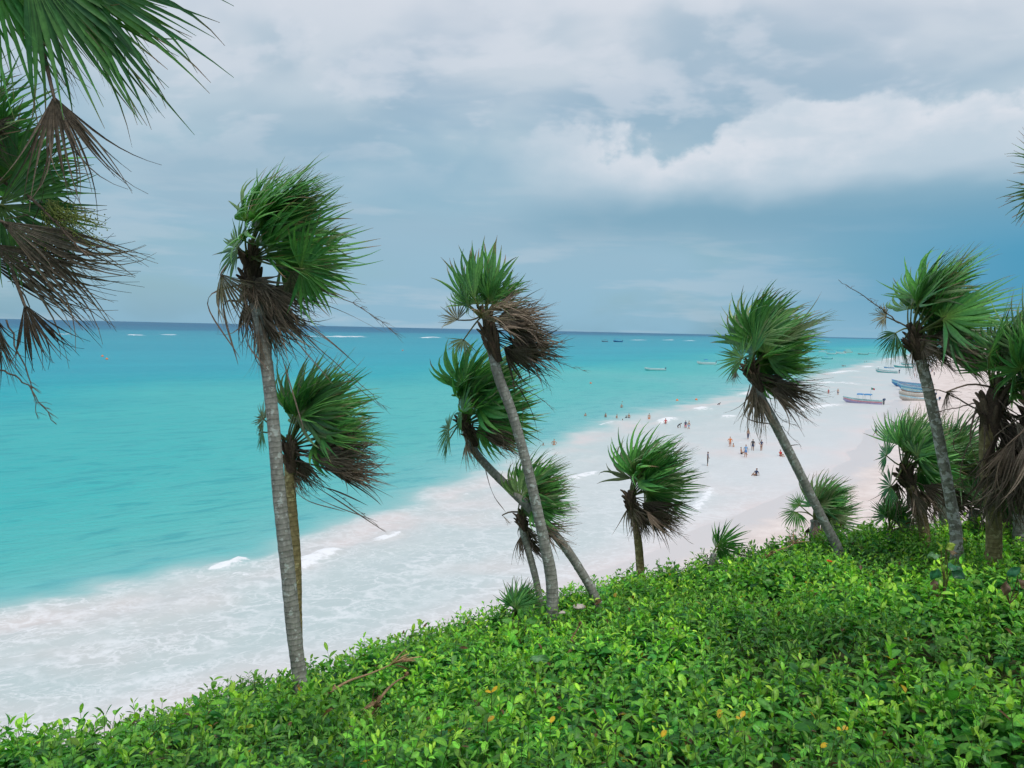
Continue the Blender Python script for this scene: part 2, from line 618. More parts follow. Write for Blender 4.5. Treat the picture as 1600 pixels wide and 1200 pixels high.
off = off + (fbm(X / 60, Y / 90, 44) - 0.5) * np.clip(ss, 0, 200) * 0.5
WC = np.stack([np.interp(off, sx, [s[1][k] for s in stops]) for k in range(3)], 1)
nearw = np.clip((85 - Y) / 45, 0, 1) * np.clip(-off / 2 + 0.3, 0, 1) * np.clip(sw / 5, 0, 1)
WC = WC * (1 - nearw[:, None]) + np.array(srgb(182, 195, 196)) * nearw[:, None]
# thin swash over pink sand
pink = np.clip((4 - sw) / 5, 0, 1) * np.clip(fbm(X / 7, Y / 7, 12) * 1.6 - 0.2, 0, 1)
pink = np.maximum(pink, np.clip(-ss / 3, 0, 1) * np.clip(fbm(X / 9, Y / 7, 61) * 3.2 - 1.75, 0, 1) * 0.55)
pink = np.maximum(pink, 0.7 * np.exp(-((-ss - 3.2) / 2.6) ** 2) * np.clip(fbm(X / 6, Y / 6, 63) * 2.6 - 0.7, 0, 1))
WC = WC * (1 - pink[:, None]) + np.array(srgb(218, 202, 200)) * pink[:, None]
surf = np.clip((-ss + 0.5) / 0.9, 0, 1) * np.clip(sw / 1.5 + 0.4, 0, 1)
lace = surf * (0.30 + 0.70 * np.clip(1.35 - Y / 75, 0, 1))
me = mesh_np('sea', np.c_[X, Y, Z], F, WC, {'foam': foam, 'lace': lace, 'offshore': ss})
m, t = mat('sea_water')
pos = t.n('ShaderNodeNewGeometry').outputs['Position']
col = t.attr('tint', 'Color')
fo = t.attr('foam')
la = t.attr('lace')
offs = t.attr('offshore')
# wave streaks lie along the shore (their long axis runs to the right and away)
rot = t.mapping(pos, rot=(0, 0, math.radians(-38)))
st = t.noise(t.mapping(rot, scale=(0.16, 0.55, 1)), 1.0, 6, 0.58, 0.6)
dark = t.math('MULTIPLY', t.map(st, 0.50, 0.64), t.map(offs, 0.5, 4.0, 0.0, 0.55))  # shade on the wave faces, painted into the water colour as dark streaks
col1 = t.mix(dark, col, t.mix(1.0, col, (0.40, 0.70, 0.80), 'MULTIPLY'))
big = t.noise(t.mapping(rot, scale=(0.006, 0.03, 1)), 1.0, 4, 0.55)
bigf = t.math('MULTIPLY', t.map(big, 0.42, 0.62), t.map(offs, 15, 120, 0.0, 0.5))
col1 = t.mix(bigf, col1, t.mix(1.0, col, (0.62, 0.80, 0.88), 'MULTIPLY'))
chop = t.noise(t.mapping(rot, scale=(0.35, 1.3, 1)), 1.0, 5, 0.65, 0.4)
col1 = t.mix(t.math('MULTIPLY', t.map(chop, 0.50, 0.66), t.map(offs, 0, 6, 0.0, 0.28)), col1, t.mix(1.0, col, (1.35, 1.08, 1.06), 'MULTIPLY'))
# foam lace: cell walls, bent and torn
wv = t.noise(pos, 0.55, 5, 0.6, out=1)
pw = t.vadd(pos, t.vscale(t.vadd(wv, (-0.5, -0.5, -0.5)), 3.6))
pw = t.mapping(pw, rot=(0, 0, math.radians(-35)), scale=(0.62, 1.0, 1.0))


def cells(scale, thick, v):
    vo = t.n('ShaderNodeTexVoronoi', feature='DISTANCE_TO_EDGE', voronoi_dimensions='2D')
    t.link(v, vo.inputs['Vector'])
    vo.inputs['Scale'].default_value = scale
    return t.map(vo.outputs['Distance'], 0.0, thick, 1.0, 0.0)


thick = t.map(t.noise(pos, 0.28, 4, 0.55), 0.36, 0.66, 0.06, 0.36)
c1 = cells(0.72, thick, pw)
c2 = t.math('MULTIPLY', cells(1.9, 0.22, t.vadd(pw, (3.3, 1.1, 0))), t.map(t.noise(pos, 0.4, 3), 0.46, 0.62, 0.0, 0.8))
c3 = t.math('MULTIPLY', t.map(t.noise(t.mapping(rot, scale=(0.9, 2.4, 1)), 1.0, 6, 0.62, 1.2), 0.53, 0.66), 0.9)
c1 = t.math('MULTIPLY', c1, t.map(t.noise(t.mapping(rot, scale=(0.12, 0.3, 1)), 1.0, 3, 0.5), 0.36, 0.6, 0.3, 1.0))
lacef = t.math('MAXIMUM', t.math('MAXIMUM', c1, c2), c3)
tear = t.map(t.noise(pos, 2.6, 4, 0.65), 0.30, 0.55, 0.3, 1.0)
lacef = t.math('MULTIPLY', t.math('MULTIPLY', lacef, tear), la)
crest = t.math('ADD', t.math('MULTIPLY', fo, 1.15), t.math('MULTIPLY', t.math('SUBTRACT', t.noise(t.mapping(rot, scale=(0.7, 1.5, 1)), 1.5, 6, 0.66), 0.55), 3.0))
crest = t.map(crest, 0.30, 0.95, 0.0, 0.95)
crest = t.math('MULTIPLY', crest, t.map(fo, 0.03, 0.2))
ff = t.math('MAXIMUM', t.math('MULTIPLY', lacef, 0.66), crest)
# a few white flecks on the open water
fleck = t.math('MULTIPLY', t.map(t.noise(t.mapping(rot, scale=(0.05, 0.35, 1)), 2.0, 5, 0.7), 0.745, 0.78), t.map(offs, 8, 30, 0.0, 0.5))
ff = t.math('MAXIMUM', ff, fleck)
colf = t.mix(ff, col1, (0.80, 0.81, 0.84))
p = t.n('ShaderNodeBsdfPrincipled')
t.link(colf, p.inputs['Base Color'])
t.link(t.mix(ff, (0.35, 0.35, 0.35), (0.85, 0.85, 0.85)), p.inputs['Roughness'])
p.inputs['Specular IOR Level'].default_value = 0.07
p.inputs['IOR'].default_value = 1.33
b = t.n('ShaderNodeBump')
b.inputs['Strength'].default_value = 0.8
b.inputs['Distance'].default_value = 0.3
h1 = t.noise(t.mapping(rot, scale=(0.5, 1.5, 1)), 1.0, 5, 0.6, 0.5)
hh = t.math('ADD', t.math('MULTIPLY', h1, t.map(offs, -3, 6, 0.03, 1.0)), t.math('MULTIPLY', ff, 0.05))
t.link(hh, b.inputs['Height'])
t.link(b.outputs[0], p.inputs['Normal'])
o = t.n('ShaderNodeOutputMaterial')
t.link(p.outputs[0], o.inputs[0])
me.materials.append(m)
tag(link('sea', me), 'turquoise sea running from white surf to the dark blue horizon', None, None, 'structure')

# sand -------------------------------------------------------------
Xs, Ys, Fs = fan_grid(300, 300, -40.0, 4000.0, 70.0)
XYs = np.stack([Xs, Ys], 1)
sws = signed(XYs, LW) + (fbm(Xs / 6, Ys / 6, 3) - 0.5) * np.clip(Ys / 25, 1, 9) * 0.8
land = np.maximum(-sws, 0)
Zs = np.where(sws > 0, -np.minimum(sws * 0.06, 6), 2.6 * (1 - np.exp(-land / 34)) + 0.02 * np.minimum(land, 20) * 0.2)
Zs += np.where(sws < -3, (fbm(Xs / 3.5, Ys / 3.5, 8) - 0.5) * 0.35 * np.clip(land / 10, 0, 1), 0)
# a scrubby rise behind the beach
Zs += np.clip((land - 75) / 60, 0, 1) * (5 + 4 * fbm(Xs / 40, Ys / 40, 4))
me = mesh_np('beach', np.c_[Xs, Ys, Zs], Fs, None, {'landward': -sws})
m, t = mat('beach_sand')
pos = t.n('ShaderNodeNewGeometry').outputs['Position']
ld = t.attr('landward')
n1 = t.noise(pos, 0.5, 6, 0.6)
n2 = t.noise(pos, 4.0, 6, 0.65)
c = t.mix(t.map(n1, 0.3, 0.7), (0.66, 0.555, 0.52), (0.78, 0.69, 0.66))
c = t.mix(t.map(n2, 0.4, 0.75, 0, 0.35), c, (0.54, 0.45, 0.42))
wet = t.map(t.math('ADD', ld, t.math('MULTIPLY', t.math('SUBTRACT', n1, 0.5), 5)), 2.0, 6.0, 1.0, 0.0)
c = t.mix(wet, c, (0.66, 0.60, 0.59))
wrack = t.math('MULTIPLY', t.map(t.noise(t.mapping(pos, scale=(1, 0.4, 1)), 0.55, 7, 0.7), 0.54, 0.62), t.map(ld, 8, 16, 0.0, 0.75))
c = t.mix(wrack, c, (0.26, 0.19, 0.15))
scrub = t.map(t.math('ADD', ld, t.math('MULTIPLY', n1, 16)), 78, 90)
c = t.mix(scrub, c, (0.05, 0.10, 0.03))
p = t.n('ShaderNodeBsdfPrincipled')
t.link(c, p.inputs['Base Color'])
t.link(t.mix(wet, (0.9, 0.9, 0.9), (0.3, 0.3, 0.3)), p.inputs['Roughness'])
p.inputs['Specular IOR Level'].default_value = 0.3
b = t.n('ShaderNodeBump')
b.inputs['Strength'].default_value = 0.5
b.inputs['Distance'].default_value = 0.08
t.link(t.math('MULTIPLY', n2, t.math('SUBTRACT', 1.0, wet)), b.inputs['Height'])
t.link(b.outputs[0], p.inputs['Normal'])
o = t.n('ShaderNodeOutputMaterial')
t.link(p.outputs[0], o.inputs[0])
me.materials.append(m)
tag(link('beach', me), 'pale pink sand beach curving away behind the palms', None, None, 'structure')


def sand_z(x, y):
    s = float(signed(np.array([[x, y]]), LW)[0]) + (float(fbm(np.array([x / 6]), np.array([y / 6]), 3)[0]) - 0.5) * min(max(y / 25, 1), 9) * 0.8
    if s > 0:
        return 0.0
    return 2.6 * (1 - math.exp(s / 34)) + 0.004 * min(-s, 20)


# ------------------------------------------------------------------ the hill
CREST_PX = [(-700, 1500, 4.2), (-250, 1290, 5.0), (0, 1168, 6.0), (235, 1118, 7.5), (470, 1062, 9.0), (650, 1008, 10.0), (770, 970, 10.8),
            (930, 930, 11.8), (1100, 875, 13.0), (1300, 840, 13.5), (1500, 824, 13.8), (1700, 812, 14.2), (2300, 800, 16.0)]
INNER = [P(800, 1200, 4.7), P(1600, 1200, 4.5), P(1200, 1000, 7.5), P(400, 1200, 5.2), P(800, 1050, 7.3), P(1600, 950, 8.0), P(1400, 1000, 7.3),
         Vector((0, -3, 13.1)), Vector((-6, -4, 12.0)), Vector((9, -3, 13.4)), Vector((0, 1.5, 12.95)), Vector((5, 1, 13.2))]
CR = np.array([list(P(*c)) for c in CREST_PX])
CTRL = np.vstack([CR, np.array([list(v) for v in INNER])])


def tps_fit(p, z, lam=0.02):
    n = len(p)
    d = np.linalg.norm(p[:, None] - p[None], axis=2)
    K = np.where(d > 0, d ** 2 * np.log(d + 1e-9), 0) + lam * np.eye(n)
    A = np.zeros((n + 3, n + 3))
    A[:n, :n] = K
    A[:n, n] = 1
    A[:n, n + 1:] = p
    A[n, :n] = 1
    A[n + 1:, :n] = p.T
    return np.linalg.solve(A, np.concatenate([z, np.zeros(3)]))


TPS_P = CTRL[:, :2]
TPS_W = tps_fit(TPS_P, CTRL[:, 2])


def tps(xy):
    d = np.linalg.norm(xy[:, None] - TPS_P[None], axis=2)
    K = np.where(d > 0, d ** 2 * np.log(d + 1e-9), 0)
    return K @ TPS_W[:-3] + TPS_W[-3] + xy @ TPS_W[-2:]


CREST2 = spline(np.c_[CR[:, :2], np.zeros(len(CR))], 120)[:, :2]


def crest_out(xy):
    """metres beyond the crest (positive: seaward side)"""
    return signed(xy, CREST2)


def nearest_crest(xy):
    d = np.linalg.norm(xy[:, None] - CREST2[None], axis=2)
    return CREST2[np.argmin(d, 1)]


def canopy_z(xy):
    xy = np.asarray(xy, float)
    e = crest_out(xy)
    pos_ = e > 0
    q_ = xy.copy()
    if pos_.any():
        q_[pos_] = nearest_crest(xy[pos_])
    z = tps(q_)
    ep = np.maximum(e, 0)
    drop = np.where(ep < 1.2, 0.35 * ep * ep, 0.504 + 0.84 * (ep - 1.2))
    return z - drop + (fbm(xy[:, 0] / 1.3, xy[:, 1] / 1.3, 55) - 0.5) * 0.50 + (fbm(xy[:, 0] / 0.35, xy[:, 1] / 0.35, 57) - 0.5) * 0.10


def canopy1(x, y):
    return float(canopy_z(np.array([[x, y]]))[0])


nx, ny = 150, 120
gx, gy = np.meshgrid(np.linspace(-26, 34, nx), np.linspace(-8, 34, ny))
hx, hy = gx.ravel(), gy.ravel()
hz = canopy_z(np.c_[hx, hy]) - 0.44
hz = np.maximum(hz, -3.0)
i = np.arange(ny - 1)[:, None] * nx
j = np.arange(nx - 1)[None, :]
HF = np.stack([i + j, i + j + 1, i + nx + j + 1, i + nx + j], -1).reshape(-1, 4)
me = mesh_np('hillside', np.c_[hx, hy, hz], HF)
m, t = mat('hillside_soil')
pos = t.n('ShaderNodeNewGeometry').outputs['Position']
c = t.mix(t.map(t.noise(pos, 6, 6, 0.6), 0.35, 0.65), (0.035, 0.045, 0.018), (0.085, 0.085, 0.04))
p = t.n('ShaderNodeBsdfPrincipled')
t.link(c, p.inputs['Base Color'])
p.inputs['Roughness'].default_value = 1.0
p.inputs['Specular IOR Level'].default_value = 0.1
o = t.n('ShaderNodeOutputMaterial')
t.link(p.outputs[0], o.inputs[0])
me.materials.append(m)
tag(link('hillside', me), 'dark littered soil of the slope beneath the shrubs', None, None, 'structure')

# ------------------------------------------------------------------ low shrub thicket
# leaf template: stations along, three points across
LT = np.array([0.0, 0.22, 0.5, 0.78, 1.0])
LWD = np.array([0.10, 0.70, 1.0, 0.80, 0.0])


def leaf_batch(B, D, N, length, width, curl, fold, color):
    """B base, D direction, N upper normal (n,3); returns V,F4,C (n leaves)"""
    n = len(B)
    D = unit(D)
    S = unit(np.cross(D, N))
    N = unit(np.cross(S, D))
    V = np.empty((n, 13, 3))
    C = np.empty((n, 13, 3))
    k = 0
    for ti, (t_, wd) in enumerate(zip(LT, LWD)):
        c_ = B + D * (length * (t_ - 0.12 * curl * t_ * t_))[:, None] - N * (curl * length * t_ * t_ * 0.55)[:, None]
        if ti == 4:
            V[:, k] = c_
            C[:, k] = color * 0.95
            k += 1
        else:
            hw = (width * wd * 0.5)[:, None]
            up = (width * wd * 0.5 * fold)[:, None]
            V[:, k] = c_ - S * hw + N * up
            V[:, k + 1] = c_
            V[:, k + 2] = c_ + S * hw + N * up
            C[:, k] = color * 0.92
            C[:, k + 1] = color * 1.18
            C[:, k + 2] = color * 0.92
            k += 3
    f4 = []
    for r in range(3):
        a = r * 3
        f4 += [(a, a + 1, a + 4, a + 3), (a + 1, a + 2, a + 5, a + 4)]
    f3 = [(9, 10, 12), (10, 11, 12)]
    off_ = (np.arange(n) * 13)[:, None, None]
    F4 = (np.array(f4)[None] + off_).reshape(-1, 4)
    F3 = (np.array(f3)[None] + off_).reshape(-1, 3)
    return V.reshape(-1, 3), F4, F3, C.reshape(-1, 3)


OLD = np.array([(0.050, 0.245, 0.036), (0.080, 0.315, 0.040), (0.034, 0.190, 0.044), (0.108, 0.355, 0.044)])
YOUNG = np.array([(0.33, 0.60, 0.045), (0.24, 0.53, 0.042), (0.40, 0.63, 0.060), (0.18, 0.49, 0.045)])


def shoots(base, up, rng, size=1.0, young_amt=1.0, npair=5, hue=None):
    """many shoots at once: base (n,3) top-of-stem foot, up (n,3)"""
    n = len(base)
    out = []
    phi0 = rng.uniform(0, 2 * math.pi, n)
    h = rng.uniform(0.13, 0.30, n) * size
    ref = np.tile(np.array([0.3, 0.1, 1.0]), (n, 1))
    s1 = unit(np.cross(up, np.tile(np.array([0.0, 1.0, 0.2]), (n, 1))))
    s2 = unit(np.cross(up, s1))
    sz = rng.uniform(0.8, 1.4, n) * size
    bright = rng.uniform(0.0, 1.0, n)
    tone = rng.uniform(0.72, 1.3, n)
    hue = np.full(n, 0.5) if hue is None else hue
    tone = tone * (0.72 + 0.56 * hue)
    bright = np.clip(bright * (0.5 + hue), 0, 1)
    slim = 1 - 0.35 * (hue < 0.3)
    for pr in range(npair):
        f = pr / (npair - 1)
        for side in (0, 1):
            phi = phi0 + pr * (math.pi / 2) + side * math.pi + rng.normal(0, 0.35, n)
            rad = np.cos(phi)[:, None] * s1 + np.sin(phi)[:, None] * s2
            elev = np.radians(-12 + 70 * f ** 1.4 + rng.normal(0, 16, n))
            D = rad * np.cos(elev)[:, None] + up * np.sin(elev)[:, None]
            N = up * np.cos(elev)[:, None] - rad * np.sin(elev)[:, None]
            N = N + rng.normal(0, 0.25, (n, 3))
            B = base + up * (h * f)[:, None] + rad * 0.006
            ln = sz * (0.120 - 0.062 * f ** 1.3) * rng.uniform(0.75, 1.2, n)
            wd = ln * rng.uniform(0.46, 0.66, n) * (1 - 0.22 * f) * slim
            ca = OLD[rng.integers(0, 4, n)]
            cb = YOUNG[rng.integers(0, 4, n)]
            yf = np.clip((f - 0.35) * 1.5, 0, 1) * (0.25 + 0.75 * bright) * young_amt
            c_ = (ca * (1 - yf[:, None]) + cb * yf[:, None]) * tone[:, None] * rng.uniform(0.75, 1.3, n)[:, None]
            sick = rng.random(n) < 0.003
            c_[sick] = np.array((0.48, 0.34, 0.02)) * rng.uniform(0.7, 1.1, sick.sum())[:, None]
            brown = rng.random(n) < 0.008
            c_[brown] = (0.14, 0.075, 0.03)
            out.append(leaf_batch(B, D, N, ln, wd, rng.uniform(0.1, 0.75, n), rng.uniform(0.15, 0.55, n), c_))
    Vs, F4s, F3s, Cs = [], [], [], []
    k = 0
    # the green stem that carries the leaves
    a_ = np.array([0.0, 2.094, 4.189])
    ring_ = np.cos(a_)[None, :, None] * s1[:, None] + np.sin(a_)[None, :, None] * s2[:, None]
    st_ = np.concatenate([base[:, None] - up[:, None] * 0.12 + ring_ * 0.004, base[:, None] + (up * h[:, None])[:, None] + ring_ * 0.002], 1)
    q_ = np.array([(0, 1, 4, 3), (1, 2, 5, 4), (2, 0, 3, 5)])
    Vs.append(st_.reshape(-1, 3))
    F4s.append((q_[None] + (np.arange(n) * 6)[:, None, None]).reshape(-1, 4))
    Cs.append(np.tile(np.array((0.10, 0.16, 0.04)), (n * 6, 1)))
    k += n * 6
    for V_, a, b_, c_ in out:
        Vs.append(V_)
        F4s.append(a + k)
        F3s.append(b_ + k)
        Cs.append(c_)
        k += len(V_)
    return np.vstack(Vs), np.vstack(F4s), np.vstack(F3s), np.vstack(Cs)


thicket = tag(bpy.data.objects.new('shrub_thicket', None), 'low thicket of glossy green shrubs covering the slope below the palms', 'shrubs')
COL.objects.link(thicket)
thicket.location = (0, 4, canopy1(0, 4) - 0.4)


def hill_normals(xy):
    e = 0.15
    zx = (canopy_z(xy + [e, 0]) - canopy_z(xy - [e, 0])) / (2 * e)
    zy = (canopy_z(xy + [0, e]) - canopy_z(xy - [0, e])) / (2 * e)
    return unit(np.stack([-zx, -zy, np.ones(len(xy))], 1))


# sample the slope that the photographer can see (and a margin around it)
def sample_slope(n, seed):
    rng = np.random.default_rng(seed)
    y = np.sqrt(rng.uniform(2.3 ** 2, 16.5 ** 2, n))
    x = rng.uniform(-1, 1, n) * (0.78 * y + 1.0)
    xy = np.c_[x, y]
    e = crest_out(xy)
    return xy[e < 1.6], rng


xy, rng = sample_slope(17000, 3)
patch = fbm(xy[:, 0] / 0.45, xy[:, 1] / 0.45, 91)
keep = patch > 0.26
xy, patch = xy[keep], patch[keep]
dist = np.hypot(xy[:, 0], xy[:, 1])
nr = unit(hill_normals(xy) * 0.6 + np.array([0.10, 0, 0.75]) + rng.normal(0, 0.24, (len(xy), 3)))
zz = canopy_z(xy) - 0.28 + (patch - 0.5) * 0.22 + rng.normal(0, 0.045, len(xy))
base3 = np.c_[xy, zz]
order = np.argsort(dist + np.where(np.abs(xy[:, 0] / (xy[:, 1] + 1e-6)) > 0.64, 50, 0) + np.where(xy[:, 1] < 4.4, 50, 0))
front = order[:300]
rest = order[300:]
hue_ = np.clip((fbm(xy[:, 0] / 1.5 + 9, xy[:, 1] / 1.5, 71) - 0.5) * 2.4 + 0.46 + (dist - 8) * 0.05, 0, 1)
sz_ = (0.76 + 0.48 * fbm(xy[:, 0] / 0.9, xy[:, 1] / 0.9, 73)) * np.where(rng.random(len(xy)) < 0.06, 1.35, 1.0)
V_, a_, b_, c_ = shoots(base3[rest], nr[rest], rng, size=sz_[rest], hue=hue_[rest])
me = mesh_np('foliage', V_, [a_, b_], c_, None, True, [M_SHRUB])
fo_ = link('foliage', me, thicket)
fo_.matrix_parent_inverse = Matrix.Translation(thicket.location).inverted()
tag(fo_, None, None, None, 'stuff')
variants = []
for k in range(14):
    V_, a_, b_, c_ = shoots(np.zeros((1, 3)), np.array([[0.0, 0.0, 1.0]]), rng, hue=np.array([k / 13.0]))
    variants.append(mesh_np('leafy_shoot', V_, [a_, b_], c_, None, True, [M_SHRUB]))
for k, i in enumerate(front):
    o = link('leafy_shoot', variants[k % 14], thicket)
    up_ = Vector(nr[i])
    M_ = up_.to_track_quat('Z', 'Y').to_matrix().to_4x4() @ Matrix.Rotation(rng.uniform(0, 6.28), 4, 'Z')
    s_ = rng.uniform(0.8, 1.2)
    o.matrix_local = Matrix.Translation(Vector(base3[i]) - thicket.location) @ M_ @ Matrix.Scale(s_, 4)

# ------------------------------------------------------------------ palms
WIND = unit(np.array([1.0, 0.12, 0.0]))
GUST = unit(np.array([1.0, 0.12, 0.28]))
UP = np.array([0.0, 0.0, 1.0])
K_ST = 8


def fan_leaf(rng, acc, crown, hast, axis, roll, L, nseg=28, spread=115, wk=0.9, gk=0.15, fused=0.46, dead=0.0, tone=1.0, pet_r=0.011, wind=WIND,
             jitter=0.05, pet_mid=None, widthf=1.0, tipbrown=0.5):
    """one fan leaf with its stalk; dead 0..1"""
    axis = unit(axis)
    n0 = UP - (UP @ axis) * axis
    if np.linalg.norm(n0) < 0.2:
        n0 = np.array([-1.0, 0, 0.2]) - (np.array([-1.0, 0, 0.2]) @ axis) * axis
    n0 = unit(n0)
    s0 = np.cross(axis, n0)
    side = s0 * math.cos(roll) + n0 * math.sin(roll)
    S = math.radians(spread)
    a = np.linspace(-S, S, nseg)
    da = a[1] - a[0]
    a = a + rng.normal(0, da * 0.22, nseg)
    d = np.cos(a)[:, None] * axis + np.sin(a)[:, None] * side
    c0 = -np.sin(a)[:, None] * axis + np.cos(a)[:, None] * side
    Li = L * (0.70 + 0.30 * np.cos(a * 0.62)) * rng.uniform(0.86, 1.06, nseg)
    pnt = np.repeat(np.asarray(hast, float)[None], nseg, 0) + d * (L * 0.015)
    V = np.empty((nseg, K_ST + 1, 3, 3))
    C = np.empty((nseg, K_ST + 1, 3, 3))
    hw_f = fused * L * da / 2 * 1.02 * widthf
    drift = rng.normal(0, jitter, (nseg, 3)) * (1 + 2.0 * dead)
    limp = rng.random(nseg) < 0.20
    drift[limp] += np.array([0.05, 0, -0.22]) * rng.uniform(0.5, 1.5, (limp.sum(), 1))
    torn = rng.random(nseg) < 0.08
    Li[torn] *= rng.uniform(0.5, 0.8, torn.sum())
    swing = rng.uniform(0.45, 1.55, nseg)[:, None]
    wind = unit(np.asarray(wind) + rng.normal(0, 0.16, 3) * np.array([1, 1.3, 1]))
    br = rng.uniform(0.78, 1.25, nseg)
    browned = rng.random(nseg) < tipbrown
    tb = rng.uniform(0.72, 0.97, nseg)
    g0 = np.array((0.034, 0.145, 0.044)) * tone
    g1 = np.array((0.100, 0.265, 0.060)) * tone
    yl = np.array((0.20, 0.26, 0.05))
    bn = np.array((0.20, 0.125, 0.075))
    dg = np.array((0.138, 0.106, 0.080)) * tone
    dg2 = np.array((0.30, 0.25, 0.205)) * tone
    gm = rng.random(nseg)
    for k in range(K_ST + 1):
        t_ = k / K_ST
        if t_ < fused:
            hw = np.maximum(t_ / fused, 0.06) * hw_f * np.ones(nseg)
        else:
            u_ = (t_ - fused) / (1 - fused)
            hw = hw_f * (1 - u_ ** (1.6 + 1.2 * dead)) * (1.0 - 0.35 * u_) * (1 - 0.40 * dead * min(1, u_ * 2))
        hw = np.maximum(hw, 0.0012) * np.ones(nseg)
        c_ = c0 - (c0 * d).sum(1, keepdims=True) * d
        c_ = unit(c_)
        nn = np.cross(d, c_)
        fold = 0.50 + 0.35 * dead
        V[:, k, 0] = pnt - c_ * hw[:, None] + nn * (hw * fold)[:, None]
        V[:, k, 1] = pnt
        V[:, k, 2] = pnt + c_ * hw[:, None] + nn * (hw * fold)[:, None]
        base_c = g0 * (1 - gm[:, None]) + g1 * gm[:, None]
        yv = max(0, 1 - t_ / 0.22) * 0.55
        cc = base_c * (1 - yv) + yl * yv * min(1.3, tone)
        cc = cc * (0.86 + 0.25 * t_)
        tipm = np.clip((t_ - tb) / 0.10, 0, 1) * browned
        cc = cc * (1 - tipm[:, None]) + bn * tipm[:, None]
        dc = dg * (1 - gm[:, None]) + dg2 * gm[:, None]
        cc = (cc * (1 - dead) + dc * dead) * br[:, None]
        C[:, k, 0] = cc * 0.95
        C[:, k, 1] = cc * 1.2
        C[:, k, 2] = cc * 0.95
        bend = (max(0.0, t_ - 0.10) ** 0.9) * 2.1 / K_ST
        d = unit(d + bend * swing * (wk * wind + np.array([0, 0, -gk])) + drift * (t_ ** 1.2) * 0.9)
        pnt = pnt + d * (Li / K_ST)[:, None]
    idx = np.arange(nseg * (K_ST + 1) * 3).reshape(nseg, K_ST + 1, 3)
    F = []
    for e in (0, 1):
        F.append(np.stack([idx[:, :-1, e], idx[:, :-1, e + 1], idx[:, 1:, e + 1], idx[:, 1:, e]], -1).reshape(-1, 4))
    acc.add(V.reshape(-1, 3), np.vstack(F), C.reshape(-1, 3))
    # stalk
    crown = np.asarray(crown, float)
    hast = np.asarray(hast, float)
    mid = (crown + hast) / 2 - axis * 0.12 * np.linalg.norm(hast - crown) if pet_mid is None else np.asarray(pet_mid, float)
    path = spline([crown, mid, hast, hast + axis * L * 0.05], 9)
    pv, pf, _ = tube(path, np.linspace(pet_r * 1.35, pet_r * 0.6, 9), 5)
    pc = np.array((0.15, 0.20, 0.06)) * (1 - dead) + np.array((0.16, 0.125, 0.10)) * dead
    acc.add(pv, pf, pc)


def flower_stalk(rng, acc, start, mid, end, r=0.007, twigs=16, tw_len=0.13, col=(0.15, 0.115, 0.09), twig_from=0.55):
    path = spline([start, mid, end], 16)
    path[1:-1] += rng.normal(0, 0.006, (14, 3))
    v, f, _ = tube(path, np.linspace(r, r * 0.3, 16), 5)
    acc.add(v, f, col)
    for _ in range(twigs):
        u_ = rng.uniform(twig_from, 1.0)
        i_ = min(int(u_ * 15), 14)
        b0 = path[i_]
        tg = unit(path[i_ + 1] - path[i_])
        dd = unit(tg * 0.9 + rng.normal(0, 0.55, 3) + WIND * 0.4)
        ln = tw_len * rng.uniform(0.5, 1.2)
        pth = np.stack([b0, b0 + dd * ln * 0.5, b0 + unit(dd + np.array([0.3, 0, -0.25])) * ln])
        v, f, _ = tube(pth, [r * 0.4, r * 0.3, r * 0.15], 3)
        acc.add(v, f, col)


def ribbon(rng, acc, start, mid, end, wdt=0.018, col=(0.115, 0.09, 0.078), n=14):
    """a loose dead leaf strip"""
    path = spline([start, mid, end], n)
    tan = unit(np.gradient(path, axis=0))
    s = unit(np.cross(tan, np.array([0.2, 1.0, 0.3])))
    tw = np.linspace(0, rng.uniform(1, 4), n)[:, None]
    s = unit(s * np.cos(tw) + np.cross(tan, s) * np.sin(tw))
    wv = (wdt * np.sin(np.linspace(0.25, math.pi - 0.05, n)) ** 0.7)[:, None]
    nn = np.cross(tan, s)
    V = np.stack([path - s * wv / 2 + nn * wv * 0.2, path, path + s * wv / 2 + nn * wv * 0.2], 1)
    idx = np.arange(n * 3).reshape(n, 3)
    F = np.vstack([np.stack([idx[:-1, e], idx[:-1, e + 1], idx[1:, e + 1], idx[1:, e]], -1) for e in (0, 1)])
    acc.add(V.reshape(-1, 3), F, np.array(col) * rng.uniform(0.7, 1.4))


